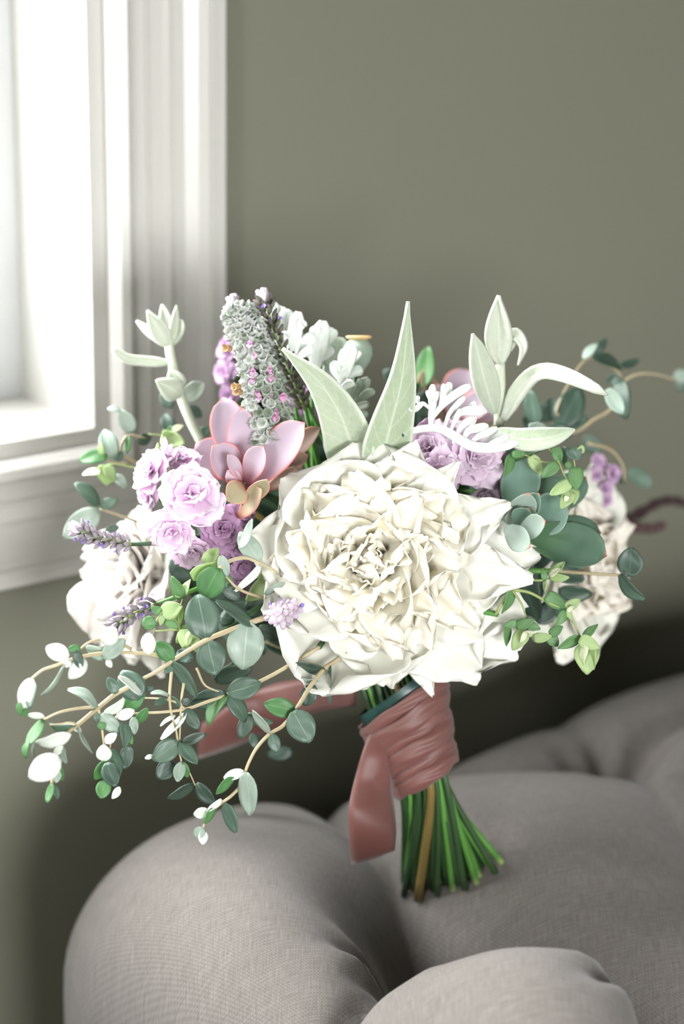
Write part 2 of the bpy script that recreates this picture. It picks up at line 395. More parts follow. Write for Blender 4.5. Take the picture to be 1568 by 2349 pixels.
# window: outer frame, sash, glass
win = thing('window_1', None, None, WP((OU0+OU1)/2, -.1, OZ0)); win['kind'] = 'structure'
fu0, fu1, fz0, fz1 = OU0+jd, OU1-jd, OZ0+jd, OZ1-jd
def frame(name, u0, u1, z0, z1, wd, n0, n1, mat, par):
    b = MB()
    b.box(WP, u0, u0+wd, n0, n1, z0, z1); b.box(WP, u1-wd, u1, n0, n1, z0, z1)
    b.box(WP, u0+wd, u1-wd, n0, n1, z0, z0+wd); b.box(WP, u0+wd, u1-wd, n0, n1, z1-wd, z1)
    return b.build(name, mat, par)
frame('window_frame', fu0, fu1, fz0, fz1, .016, -T+.01, -.088, M['sash'], win)
frame('gasket', fu0+.013, fu1-.013, fz0+.013, fz1-.013, .007, -T+.015, -.098, M['gasket'], win)
sm = (fu0+fu1)/2
for (a, c) in ((fu0+.019, sm-.002), (sm+.002, fu1-.019)):
    s = frame('sash', a, c, fz0+.019, fz1-.019, .055, -T+.012, -.092, M['sash'], win)
    b = MB(); b.box(WP, a+.05, c-.05, -.122, -.118, fz0+.07, fz1-.07); q = b.build('pane', M['glass'], s)
b = MB(); b.box(WP, UL+.001, OU0-.1, .001, .014, 0, .12); b.box(WP, OU0-.1, UR-.001, .001, .014, 0, .12)
tag(b.build('baseboard_window', M['white']), kind='structure')

# ------------------------------------------------------------------ tufted sofa
SZ = .467
SU0, SU1, SN0, SN1, SRC, SER = -.198, 1.5, .045, .82, .14, .085
GROOVES = [  # (polyline (u,n), depth, width)
    ([(.03, .03), (.005, .12), (-.018, .2), (-.05, .285), (-.06, .31)], .042, .030),
    ([(-.06, .31), (-.045, .36), (-.02, .42), (-.0, .5), (.03, .6)], .13, .042),
    ([(-.096, .338), (-.078, .32), (-.06, .305)], .020, .014),
    ([(-.096, .338), (-.15, .357), (-.20, .375), (-.25, .40), (-.32, .44)], .030, .018),
    ([(.165, .21), (.06, .13), (.02, .06)], .022, .03),
    ([(.165, .21), (.22, .20), (.32, .23), (.46, .25)], .020, .025),
    ([(.165, .21), (.12, .3), (.06, .42), (.03, .5)], .010, .03),
    ([(.165, .21), (.2, .12), (.28, .04)], .008, .03),
    ([(.46, .25), (.38, .4), (.26, .5), (.03, .52)], .03, .03),
    ([(-.055, .46), (-.09, .50), (-.2, .62)], .02, .014),
    ([(-.055, .46), (-.012, .445)], .016, .010),
]
DIMPLES = [(-.096, .338, .030, .018), (.165, .21, .055, .024), (.46, .25, .035, .03), (-.055, .46, .02, .014), (.03, .52, .03, .03)]
def segd(px, pn, poly):
    best = np.full(px.shape, 9.0)
    for (a, b_), (c, d_) in zip(poly[:-1], poly[1:]):
        vx, vy = c-a, d_-b_; L2 = vx*vx+vy*vy
        t = np.clip(((px-a)*vx+(pn-b_)*vy)/L2, 0, 1)
        best = np.minimum(best, np.hypot(px-a-t*vx, pn-b_-t*vy))
    return best
def sd_box(u, n):
    cx, cy = (SU0+SU1)/2, (SN0+SN1)/2; hx, hy = (SU1-SU0)/2-SRC, (SN1-SN0)/2-SRC
    qx, qy = np.abs(u-cx)-hx, np.abs(n-cy)-hy
    return np.hypot(np.maximum(qx, 0), np.maximum(qy, 0))+np.minimum(np.maximum(qx, qy), 0)-SRC
def sofa_top(u, n):
    z = np.full(u.shape, SZ+.03)
    for poly, dp, wd in GROOVES:
        d = segd(u, n, poly); z -= dp*(.62*np.exp(-(d/wd)**1.3)+.38*np.exp(-(d/(wd*.32))**1.5))
    for a, b_, dp, wd in DIMPLES:
        r = np.hypot(u-a, n-b_); z -= dp*np.exp(-(r/wd)**1.4)
        ang = np.arctan2(n-b_, u-a)
        z += .005*np.sin(ang*9+1.3)*np.exp(-((r-.028)/.018)**2)
    # the front roll and the rear pad swell
    z -= (.036+.03*np.clip((u-.02)/.08, 0, 1))*(np.clip(.30-n, 0, 1)/.2)**2
    z += .020*np.exp(-(((u-.28)/.16)**2+((n-.13)/.10)**2))
    z += .046*np.exp(-(((u+.108)/.085)**2+((n-.445)/.065)**2))
    z += .012*np.exp(-(((u+.16)/.08)**2+((n-.24)/.10)**2))
    z -= .012*np.exp(-(((u-.08)/.10)**2+((n-.40)/.08)**2))
    e = np.clip(-sd_box(u, n), 0, SER)
    z -= SER-np.sqrt(np.maximum(SER**2-(SER-e)**2, 0))
    return z
def sofa_z(X):
    u, n, _ = wc(X); return float(sofa_top(np.array([u]), np.array([n]))[0])
def sofa_hit(px, py):
    r = ray(px, py); d = .85
    for k in range(400):
        X = CAM+r*d
        if X.z <= sofa_z(X): return X
        d += .0015
    return X
sofa = thing('tufted_sofa', 'grey-beige linen sofa with deep button tufting under the window', 'sofa', WP(.4, .4, 0))
us = np.concatenate([np.arange(-.40, .62, .0045), np.arange(.62, 1.66, .02)]); ns = np.concatenate([np.arange(-.05, .62, .0045), np.arange(.62, .99, .02)])
UU, NN = np.meshgrid(us, ns, indexing='ij')
sd = sd_box(UU, NN); h_ = 1e-4
gx = (sd_box(UU+h_, NN)-sd_box(UU-h_, NN))/(2*h_); gy = (sd_box(UU, NN+h_)-sd_box(UU, NN-h_))/(2*h_)
out_ = np.maximum(sd, 0)
U2, N2 = UU-gx*out_, NN-gy*out_
Z2 = sofa_top(U2, N2)-np.minimum(out_*3.0, .28)
V = [WP(u, n, z) for u, n, z in zip(U2.ravel(), N2.ravel(), Z2.ravel())]
nn_ = len(ns); Fc = [(i*nn_+j, (i+1)*nn_+j, (i+1)*nn_+j+1, i*nn_+j+1) for i in range(len(us)-1) for j in range(nn_-1)]
UVs = np.stack([UU.ravel()*.8+NN.ravel()*.6, NN.ravel()*.8-UU.ravel()*.6], 1)
mesh('seat_cushion', V, Fc, M['linen'], sofa, UVs)
b = MB(); b.box(WP, SU0+.06, SU1-.06, SN0+.06, SN1-.06, .14, .33); b.build('base_frame', M['linen'], sofa)
for (u, n) in ((SU0+.12, SN0+.1), (SU1-.12, SN0+.1), (SU0+.12, SN1-.1), (SU1-.12, SN1-.1)):
    tube('leg', [WP(u, n, .15), WP(u, n, 0)], .028, .018, M['wood'], sofa, sides=10)
for (a, b_, dp, wd) in DIMPLES[:3]:
    c = WP(a, b_, float(sofa_top(np.array([a]), np.array([b_]))[0])+.001); V = []; Fc = []
    for k in range(4):
        rr = .009*cos(k*pi/6.5); zz = .0045*sin(k*pi/6.5)
        for s in range(12): V.append(c+WD*(rr*cos(s*pi/6))+WN*(rr*sin(s*pi/6))+Vector((0, 0, zz)))
    for k in range(3):
        for s in range(12): Fc.append((k*12+s, k*12+(s+1) % 12, k*12+12+(s+1) % 12, k*12+12+s))
    Fc.append(tuple(range(36, 48)))
    mesh('button', V, Fc, M['linen'], sofa)

# ------------------------------------------------------------------ bouquet coordinates
RG = {'A': (20, 1400, 3.92), 'B': (330, 1300, 3.4844), 'C': (130, 1150, 2.6576), 'D': (1080, 1020, 3.2131), 'E': (1000, 640, 2.7606), 'F': (150, 650, 2.8509),
      'G': (600, 640, 3.136), 'H': (200, 950, 3.136), 'I': (480, 660, 5.6), 'J': (900, 860, 4.6118), 'K': (700, 1480, 2.9037), 'L': (560, 1020, 2.3758), 'X': (0, 0, 1)}
def pxy(r, x, y):
    a, b_, s = RG[r]; return a+x/s, b_+y/s
def at(r, x, y, d): return P(*pxy(r, x, y), d)
BIND = P(935, 1690, 1.085)
BAX = (P(872, 1500, 1.085)-P(985, 1830, 1.085)).normalized()
BX = BAX.cross(TO).normalized(); BY = BX.cross(BAX).normalized()
_ns = [0]
def stem_path(H, spread=1.0, away=None, r=.0022):
    """head -> through the ribbon -> cut end standing on the cushion"""
    k = _ns[0]; _ns[0] += 1
    rr = .0145*sqrt((k % 34+.6)/34.0); a = k*2.39996
    off = BX*(rr*cos(a))+BY*(rr*sin(a)*.8)
    a2 = a+.8
    q = sqrt((k % 34+.6)/34.0)
    bx_ = 1033+128*q*cos(a2); by_ = 2022+38*q*sin(a2)-.24*128*q*cos(a2)
    E_ = sofa_hit(bx_, by_)
    E_ = E_+(BIND+off-E_).normalized()*r*1.2
    top = BIND+BAX*.042+off*1.15
    hv = (H-top); d = hv.length
    mid = top+BAX*(d*.32)+hv*.30+(away or TO*-.0)
    return [H, mid, top, BIND+off, BIND-BAX*.03+off*.95, E_]
def add_stem(t, H, r=.0022, mat=None, away=None):
    pts = stem_path(H, away=away, r=r)
    return tube('stem', pts, r*.8, r*RND.uniform(1.0, 1.55), mat or M[RND.choice(['stem', 'stem', 'stem', 'stemd', 'stemd', 'stem', 'stemd', 'stemb'])], t, n=26, sides=8)

# ------------------------------------------------------------------ leaves
def wprof(shape, s):
    if shape == 'round': return max(0.0, sin(pi*min(1, s*.97+.015)**.86))**.62
    if shape == 'oval': return max(0.0, sin(pi*min(1, s*.98+.01)**.9))**.8
    if shape == 'lance':
        q = min(1, s/.26); return max(.05, (.72+.28*sin(pi/2*q)) if s < .26 else (1-((s-.26)/.74))**.92*(1+.10*sin(pi*(s-.26)/.74)))
    if shape == 'willow': return max(.04, sin(pi*min(1, s*.98+.02)**.8)**.9)
    if shape == 'strap': return (min(1, s*4+.35))*(1-max(0, (s-.55)/.45)**2)**.5*.95+.05
    if shape == 'bract': return max(0.0, sin(pi*min(1, s*.93+.06)**.7))**.7
    return sin(pi*s)
def leaf_geo(b, t, w, shape='round', tilt=0.0, curl=.1, fold=.12, thick=.0005, nu=8, nv=7, sag=0.0, nrm=None):
    a = (t-b); L = a.length; a = a/L
    view = nrm or (CAM-b).normalized()
    s = a.cross(view)
    if s.length < 1e-4: s = a.orthogonal()
    s.normalize(); n = s.cross(a).normalized()
    s2 = s*cos(tilt)+n*sin(tilt); n2 = n*cos(tilt)-s*sin(tilt)
    pts = []
    for i in range(nu+1):
        f = i/nu; hw = max(w*.5*wprof(shape, f), w*.02); row = []
        c = b+a*(L*f)+n2*(curl*L*(sin(pi*f)-.35*f*f))+n*(sag*L*f*f)
        for j in range(nv):
            q = -1+2*j/(nv-1)
            row.append(c+s2*(hw*q)+n2*(fold*w*.5*q*q*(.3+.7*sin(pi*min(1, f)))+.03*w*sin(7*f+3*q)))
        pts.append(row)
    return shell_geo(pts, thick)
def leaf(name, b, t, w, mat, par, **k):
    V, Fc, uv = leaf_geo(b, t, w, **k)
    return mesh(name, V, Fc, mat, par, uv)
def px_leaf(par, r, x0, y0, x1, y1, w, mk, d, d2=None, shape='round', name='leaf', ratio=.62, **k):
    s = RG[r][2]; w = w/s*d/F_PX
    b = at(r, x0, y0, d)
    Lp = sqrt((x1-x0)**2+(y1-y0)**2)/s*d/F_PX
    dd = RND.uniform(-.35, .30)*Lp if d2 is None else d2
    t = at(r, x1, y1, d+dd)
    wt = max(w, ratio*Lp*.9); tilt = acos(max(.12, min(1, w/wt)))*RND.choice((-1, 1))+RND.uniform(-.15, .15)
    kk = dict(curl=RND.uniform(-.08, .14), fold=RND.uniform(.02, .22)); kk.update(k)
    return leaf(name, b, t, wt, M[mk] if isinstance(mk, str) else mk, par, shape=shape, tilt=tilt, **kk)
def interp(x, tab):
    if x <= tab[0][0]: return tab[0][1]
    for (a, b_), (c, d_) in zip(tab[:-1], tab[1:]):
        if x <= c: return b_+(d_-b_)*(x-a)/(c-a)
    return tab[-1][1]
def branch(name, label, cat, stems, leaves, dtab, group, smat='estem', rad=.0011, join=None, shape='round', lname='leaf', thick=.0005):
    """stems: (region, [(x,y)...], scale) ; leaves: (region,x0,y0,x1,y1,w,mat[,extra depth])"""
    dof = lambda r, x, y: interp(pxy(r, x, y)[0], dtab)
    r0, p0 = stems[0][0], stems[0][1]
    H = at(r0, *p0[0], dof(r0, *p0[0]))
    t = thing(name, label, cat, H, group)
    for k, (r, pl, sc) in enumerate(stems):
        pts = [at(r, x, y, dof(r, x, y)) for x, y in pl]
        tube('twig' if k else 'stem', pts, rad*sc, rad*sc*.55, M[smat], t, sides=7)
    if join: add_stem(t, H if join is True else join, .0019)
    for q in leaves:
        r, x0, y0, x1, y1, w, mk = q[:7]; ex = q[7] if len(q) > 7 else 0
        px_leaf(t, r, x0, y0, x1, y1, w, mk, dof(r, x0, y0)+ex-.001, shape=shape, name=lname, thick=thick)
    return t

# ------------------------------------------------------------------ petals and flowers
def petal_geo(C_, ax, az, L, W, a0, a1, pw=1.0, cup=.5, ruf=.1, notch=.12, seed=0, nu=9, nv=9, thick=.0005, off=0.0, rollv=0.0, e1=.55, base_w=.30, jag=.012):
    """sheet that starts at C_ along angle a0 from axis ax and bends to a1, in the half-plane of azimuth vector az"""
    ax = ax.normalized(); er = (az-ax*az.dot(ax)).normalized(); et = ax.cross(er)
    rn = random.Random(seed); ph = [rn.uniform(0, 6.28) for _ in range(6)]
    N1 = 24; pr, pz, pa = [off], [0.0], []
    for k in range(N1):
        s = (k+.5)/N1; al = a0+(a1-a0)*s**pw
        pr.append(pr[-1]+sin(al)*L/N1); pz.append(pz[-1]+cos(al)*L/N1); pa.append(al)
    pa.append(a1)
    pts = []
    for i in range(nu+1):
        s = i/nu; row = []
        hw = W*.5*(base_w+(1-base_w)*min(1, (s/.62))**.9)*sqrt(max(.02, 1-(1-e1*e1)*max(0, (s-.62)/.38)**2.6))
        for j in range(nv):
            q = -1+2*j/(nv-1)
            # edge outline: rounded, notched
            ss = s*(1-.20*abs(q)**2.2*s-notch*s*s*(.5+.5*sin(q*3.2+ph[0]))*(.6+.4*sin(q*7+ph[1]))-jag*s**4*(sin(q*14+ph[4])+.6*sin(q*23+ph[5])))
            x = ss*N1; k = min(int(x), N1-1); f = x-k
            r = pr[k]+(pr[k+1]-pr[k])*f; z = pz[k]+(pz[k+1]-pz[k])*f; al = pa[k]
            c = C_+er*r+ax*z
            nrm = (ax*sin(al)-er*cos(al))   # upper (inner) side
            arc = q*cup
            if abs(cup) > 1e-3:
                lat = hw/cup*sin(arc); lift = hw/cup*(1-cos(arc))
            else: lat, lift = hw*q, 0
            rf_ = ruf*W*s*s*(.6*sin(q*5.5+ph[2])*(.4+.6*abs(q))+.4*sin(q*11+ph[3]+s*3)+.35*sin(s*9+ph[4]+q*2))
            p = c+et*(lat*cos(rollv))+nrm*(lift+rf_+lat*sin(rollv))
            row.append(p)
        pts.append(row)
    return shell_geo(pts, thick)
def petal(par, C_, ax, az, L, W, a0, a1, mat, name='petal', **k):
    V, Fc, uv = petal_geo(C_, ax, az, L, W, a0, a1, **k)
    return mesh(name, V, Fc, mat, par, uv)
def azv(ax, deg):
    """azimuth vector: 0 = picture right, 90 = up, as projected on the plane across ax"""
    x = (RT-ax*RT.dot(ax)).normalized(); y = ax.cross(x)
    if y.dot(UP) < 0: y = -y
    return x*cos(radians(deg))+y*sin(radians(deg))
S0 = 1.02/F_PX     # metres per photo pixel at the flowers

def peony(label, C_, ax, R, ninner, guards, mats, seed, group='peonies of the bouquet', thmin=8, thmax=92, wf=1.0, name='peony', ncore=8, cupaz=0):
    t = thing(name, label, 'flower', C_, group)
    rn = random.Random(seed); ax = ax.normalized()
    add_stem(t, C_-ax*.004, .0027, M['stem'])
    for (az, L, W, a0, a1, pw, cup, ruf) in guards:
        petal(t, C_-ax*.003, ax, azv(ax, az), L*S0, W*S0, radians(a0), radians(a1), M[mats[1]], name='guard_petal', pw=pw, cup=cup, ruf=ruf, seed=rn.random(), nu=13, nv=17, notch=.05, e1=.34, off=.002, jag=.008)
    x_, y_ = azv(ax, 0), azv(ax, 90)
    for i in range(ninner):
        f = (i+.5)/ninner
        th = radians(thmin+(thmax-thmin)*f**.66)
        az = i*137.508+rn.uniform(-24, 24)
        L = R*(.60+.50*f**.6)*rn.uniform(.86, 1.1)
        if cupaz and f > .5 and abs((az-cupaz+180) % 360-180) < 42: L *= .74
        W = R*wf*rn.uniform(.58, 1.05)*(.60+.5*f)
        a0 = th*.42+rn.uniform(-.1, .1); a1 = th*1.15+rn.uniform(-.55, .42)
        axi = (ax+x_*rn.uniform(-.22, .22)+y_*rn.uniform(-.22, .22)).normalized()
        cc = C_+ax*R*.10*(1-f)+x_*R*rn.uniform(-.12, .12)+y_*R*rn.uniform(-.12, .12)
        petal(t, cc, axi, azv(ax, az), L, W, a0, a1, M[mats[0]], pw=rn.uniform(.8, 2.4), cup=rn.uniform(.25, 1.15), ruf=rn.uniform(.08, .16), notch=rn.uniform(.04, .24), seed=rn.random(), nu=13, nv=19, jag=.010, off=R*.02, rollv=rn.uniform(-.35, .35), e1=rn.uniform(.38, .7), base_w=.22)
    for i in range(ncore):
        az = i*137.508+rn.uniform(-20, 20); q = sqrt((i+.5)/ncore)
        cc = C_+azv(ax, az)*R*.13*q
        petal(t, cc, ax, azv(ax, az+180), R*rn.uniform(.40, .56), R*rn.uniform(.45, .7), radians(-18*q+rn.uniform(-8, 8)), radians(rn.uniform(-10, 50)*q), M[mats[2] if len(mats) > 2 else mats[0]], pw=1.5, cup=rn.uniform(.7, 1.4), ruf=rn.uniform(.05, .10), notch=rn.uniform(.05, .2), seed=rn.random(), nu=11, nv=15, rollv=rn.uniform(-.3, .3), base_w=.2)
    return t

# ------ ribbon first (the stems pass through it)
rib = thing('satin_ribbon', 'dusty rose satin ribbon wrapped round the bouquet stems, one tail hanging', 'ribbon', BIND)
NBAND = 6
TOPC, BOTC = P(920, 1598, 1.085), P(981, 1792, 1.085)
TILT = .30
def band_ring(f, bulge, ang, wrk):
    """point on the wrap at height f (0 top, 1 bottom)"""
    c = TOPC.lerp(BOTC, f); rx = (.0262+(.0168-.0262)*max(0, f)**.85); ry = rx*.86
    p = c+BX*(rx+bulge)*cos(ang)+BY*(ry+bulge)*sin(ang)
    return p+BAX*(-TILT*BX.dot(RT)*0+(rx*cos(ang)*TILT*(1 if BX.dot(RT) > 0 else -1))+wrk)
for k in range(NBAND):
    f0 = k/NBAND-.035; f1 = (k+1)/NBAND+.035
    f0, f1 = max(0, f0), min(1, f1)
    rows = []; na, nh = 64, 9
    ph = RND.uniform(0, 6); dt = RND.uniform(-.05, .05)
    for i in range(nh+1):
        row = []
        for j in range(na):
            a = 2*pi*j/na; s = i/nh
            wr = .0007*sin(3*a+ph)+.0004*sin(7*a+ph*2+s*3)
            bul = .0010+.0012*sin(pi*s)+.0009*(NBAND-1-k if False else (k % 2))+.0003*sin(s*14+a*2+ph)+.0004*sin(a*5+s*9)
            row.append(band_ring(f0+(f1-f0)*s, bul, a, wr+dt*.02*cos(a)))
        rows.append(row)
    V = [p for r in rows for p in r]; Fc = []; uv = [(j/na*.17, i/nh*.012) for i in range(nh+1) for j in range(na)]
    inner = [p-(p-TOPC.lerp(BOTC, .5)).normalized()*.0009 for p in V]
    o_ = len(V); V = V+inner; uv = uv*2
    for i in range(nh):
        for j in range(na):
            a, b_ = i*na+j, i*na+(j+1) % na
            Fc.append((a, b_, b_+na, a+na)); Fc.append((o_+a, o_+a+na, o_+b_+na, o_+b_))
    for j in range(na):
        b_ = (j+1) % na; Fc.append((j, o_+j, o_+b_, b_)); q = nh*na; Fc.append((q+j, q+b_, o_+q+b_, o_+q+j))
    mesh('wrap_band', V, Fc, M['ribbon'], rib, uv)
def strip(name, centre, half, thick, par, n=24, nv=7, mat='ribbon', bow=.12):
    """centre: world points, half: world half-width vectors"""
    C_ = crom(centre, n); H_ = crom(half, n); rows = []
    for c, hh in zip(C_, H_):
        nn = hh.cross(FW).normalized().cross(hh).normalized()
        rows.append([c+hh*q+TO*(bow*hh.length*(1-q*q)) for q in [-1+2*j/(nv-1) for j in range(nv)]])
    V, Fc, uv = shell_geo(rows, thick)
    return mesh(name, V, Fc, M[mat], par, uv)
def edge_strip(name, left, right, d, par, **k):
    """left, right: photo pixel edge polylines, d: distance per station"""
    c, hf = [], []
    for (l, r_, dd) in zip(left, right, d):
        dl, dr = dd if isinstance(dd, tuple) else (dd, dd)
        a, b_ = P(*l, dl), P(*r_, dr); c.append((a+b_)/2); hf.append((b_-a)/2)
    return strip(name, c, hf, .0004, par, **k)
edge_strip('tail', [(852, 1668), (832, 1720), (812, 1790), (800, 1850), (800, 1920), (806, 1985)], [(905, 1690), (895, 1740), (898, 1800), (904, 1850), (908, 1905), (905, 1950)],
           [1.075, (1.066, 1.072), (1.064, 1.075), (1.055, 1.072), (1.060, 1.068), (1.078, 1.072)], rib, bow=.25)
edge_strip('tail', [(815, 1575), (740, 1560), (660, 1562), (600, 1580), (540, 1610), (462, 1660)], [(815, 1620), (740, 1630), (680, 1650), (610, 1682), (540, 1712), (452, 1742)],
           [1.10, 1.125, (1.15, 1.145), (1.155, 1.16), (1.15, 1.17), (1.16, 1.175)], rib, bow=.3)
b = MB(); V = []; na = 40
for i in range(4):
    for j in range(na):
        a = 2*pi*j/na; V.append(band_ring(-.12+.06*i, -.0012+.0006*sin(a*5+i), a, 0))
b.add(V, [(i*na+j, i*na+(j+1) % na, (i+1)*na+(j+1) % na, (i+1)*na+j) for i in range(3) for j in range(na)])
tp = b.build('floral_tape', M['tape'], None, smooth=True); tag(tp, 'dark green floral tape binding the stems just above the ribbon', 'tape')

# ------ main peony
ax_main = (TO*1.0+UP*.10-RT*.06).normalized()
peony('largest cream peony, wide open, facing front at the centre of the bouquet', P(866, 1288, 1.045), ax_main, .0565, 84, [
    (95, 305, 470, 40, 84, .8, .95, .02), (140, 310, 360, 40, 88, .8, .8, .04), (172, 322, 330, 45, 90, .8, .8, .05), (205, 310, 300, 45, 90, .8, .7, .05),
    (243, 385, 430, 98, 30, 1.25, 1.0, .03), (275, 300, 280, 75, 88, 1, .7, .05), (262, 300, 210, 90, 102, 1, .3, .05), (292, 335, 110, 90, 104, 1, .3, .06), (327, 400, 350, 84, 97, 1, .40, .05),
    (340, 370, 270, 78, 92, 1, .5, .07), (2, 375, 280, 80, 92, 1, .45, .06), (352, 385, 150, 60, 86, 1, .5, .09), (22, 355, 170, 55, 84, 1, .6, .12), (48, 330, 120, 45, 76, 1, .5, .08), (70, 315, 220, 45, 80, 1, .7, .06), (310, 365, 250, 78, 98, 1, .5, .06)],
    ('cream', 'guard', 'core'), 3, cupaz=245)
# left blush peony, right ivory peony
peony('blush-white peony at the left edge of the bouquet, beside the window sill', P(362, 1342, 1.112), (TO*.62-RT*.70+UP*.22).normalized(), .041, 34, [
    (100, 215, 230, 50, 95, 1, .6, .05), (150, 190, 220, 50, 100, 1, .6, .06), (205, 195, 220, 55, 105, 1, .5, .06), (250, 210, 220, 55, 105, 1, .5, .07), (290, 220, 200, 60, 100, 1, .5, .06), (60, 190, 200, 50, 95, 1, .5, .05), (20, 170, 200, 50, 90, 1, .5, .05), (330, 170, 200, 50, 90, 1, .5, .05), (270, 235, 160, 70, 112, 1, .4, .08)],
    ('blush', 'guard'), 5, wf=1.15)
peony('ivory peony half hidden behind the green succulent on the right', P(1290, 1290, 1.165), (TO*.55+RT*.72+UP*.05).normalized(), .040, 30, [
    (80, 285, 270, 50, 92, 1, .6, .05), (40, 250, 250, 50, 92, 1, .6, .06), (0, 225, 260, 50, 100, 1, .5, .07), (320, 250, 260, 55, 100, 1, .5, .07), (285, 270, 260, 55, 98, 1, .5, .06), (250, 285, 260, 60, 96, 1, .5, .06), (110, 260, 240, 50, 90, 1, .6, .05), (225, 290, 270, 62, 100, 1, .5, .05), (205, 270, 240, 62, 100, 1, .5, .05)],
    ('ivory', 'guard'), 9, wf=1.2)

# ------ stock (ruffled double florets on a spike): petals share six unit meshes
UNIT = {}
def unit_petals(mk):
    if mk in UNIT: return UNIT[mk]
    L_ = []
    for k in range(6):
        V, Fc, uv = petal_geo(Vector((0, 0, 0)), Vector((0, 0, 1)), Vector((1, 0, 0)), 1.0, 1.0+.12*(k % 3), radians(8), radians(30+6*k), pw=1.6, cup=.35, ruf=.10, notch=.14, seed=k+50, nu=8, nv=11, thick=.02, e1=.62, base_w=.22)
        me = bpy.data.meshes.new('petal'); me.from_pydata([tuple(v) for v in V], [], Fc)
        me.polygons.foreach_set('use_smooth', [True]*len(me.polygons))
        Ly = me.uv_layers.new(name='UVMap'); idx = np.empty(len(me.loops), dtype=np.int32); me.loops.foreach_get('vertex_index', idx)
        Ly.data.foreach_set('uv', np.asarray(uv, dtype=np.float32)[idx].ravel())
        me.materials.append(M[mk]); L_.append(me)
    UNIT[mk] = L_; return L_
def floret(t, C_, ax, R, mk, rn, n=(5, 5, 4, 3), name='floret', eye=None):
    ax = ax.normalized()
    core, Fc, uv = tube_geo([C_-ax*R*.5, C_-ax*R*.1, C_+ax*R*.12], R*.10, R*.16, sides=6, n=4)
    fo = mesh(name, core, Fc, M[eye or 'g'], t, uv, origin=C_)
    x = ax.orthogonal().normalized(); y = ax.cross(x)
    um = unit_petals(mk)
    for ring, (cnt, lean, sc) in enumerate(zip(n, (62, 42, 20, 0), (1.0, .88, .66, .45))):
        for k in range(cnt):
            o = bpy.data.objects.new('petal', rn.choice(um)); COL.objects.link(o); o.parent = fo
            a = 2*pi*(k+.5*ring+rn.uniform(-.2, .2))/cnt
            er = x*cos(a)+y*sin(a); le = radians(lean+rn.uniform(-12, 12))
            zx = ax*cos(le)+er*sin(le); xx = er*cos(le)-ax*sin(le); yy = zx.cross(xx)
            rot = Matrix((xx, yy, zx)).transposed().to_4x4()
            s_ = R*sc*rn.uniform(.88, 1.12)
            o.matrix_basis = Matrix.Translation(ax*(.04*R*ring)) @ rot @ Matrix.Scale(s_, 4)
    return fo
def stock(label, florets, seed, buds=(), H=None):
    rn = random.Random(seed)
    C0 = P(*florets[0][:2], florets[0][2])
    t = thing('stock_flower', label, 'flower', C0, 'stock stems of the bouquet')
    Hp = P(*H[:2], H[2]) if H else C0-TO*-.0+FW*.02
    pts = [P(f[0], f[1], f[2]+.012) for f in florets]
    add_stem(t, Hp, .0021)
    for f in florets:
        px, py, d, r, mk = f[:5]; dx, dy, dt = f[5] if len(f) > 5 else (rn.uniform(-.4, .4), rn.uniform(-.3, .4), 1)
        a_ = RT*dx+UP*dy+TO*dt
        c = P(px, py, d)
        floret(t, c, a_, r*S0, mk, rn, *((f[6],) if len(f) > 6 else ()))
        tube('pedicel', [c-a_.normalized()*r*S0*.4, c.lerp(Hp, .5)+FW*.006, Hp], .0008, .0012, M['stem'], t, sides=6)
    for (px, py, d, r) in buds:
        c = P(px, py, d); V, Fc, uv = tube_geo([c-UP*r*S0, c-UP*r*S0*.5, c, c+UP*r*S0*.6, c+UP*r*S0], r*S0*.55, r*S0*.3, sides=8, n=10, rf=lambda q: sin(pi*min(.97, q*.9+.12))**.6)
        mesh('bud', V, Fc, M['pink'] if rn.random() < .6 else M['l'], t, uv)
        tube('pedicel', [c-UP*r*S0*.9, c.lerp(Hp, .5)+FW*.006, Hp], .0006, .0011, M['stem'], t, sides=6)
    return t
stock('pale pink double stock in front of the left peony, beside the pink succulent', [
    (440, 1135, 1.01, 84, 'pink', (.1, .15, 1)), (352, 1085, 1.03, 62, 'pink', (-.7, .35, .8)), (375, 1060, 1.04, 50, 'pink', (-.2, .8, .7)), (395, 1215, 1.02, 66, 'pink', (-.1, -.35, 1)), (345, 1135, 1.045, 42, 'pink', (-.8, -.3, .6)),
    (440, 1260, 1.03, 50, 'pink', (.1, -.6, .9)), (420, 1060, 1.045, 48, 'pink', (.1, .9, .6))], 21,
    [(378, 1022, 1.035, 20), (362, 1030, 1.04, 15), (392, 1032, 1.04, 14), (372, 1010, 1.045, 12)], H=(430, 1230, 1.06))
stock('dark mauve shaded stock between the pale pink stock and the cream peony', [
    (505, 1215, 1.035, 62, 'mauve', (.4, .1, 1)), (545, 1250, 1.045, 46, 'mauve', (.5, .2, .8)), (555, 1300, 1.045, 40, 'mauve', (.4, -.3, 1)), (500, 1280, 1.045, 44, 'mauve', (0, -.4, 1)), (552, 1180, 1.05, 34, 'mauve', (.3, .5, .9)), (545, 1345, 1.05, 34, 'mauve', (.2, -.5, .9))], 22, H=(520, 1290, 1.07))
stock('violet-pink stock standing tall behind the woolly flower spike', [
    (527, 800, 1.15, 40, 'violet', (-.6, .4, .8)), (520, 855, 1.15, 42, 'violet', (-.7, 0, .8)), (530, 905, 1.15, 36, 'violet', (-.6, -.2, .8)), (548, 830, 1.155, 36, 'violet', (0, .5, .9)), (692, 925, 1.12, 46, 'violet', (.4, .3, .9)), (715, 950, 1.125, 34, 'violet', (.7, 0, .8)), (662, 940, 1.13, 30, 'mauve', (0, .4, .9))], 23, H=(590, 1000, 1.14))
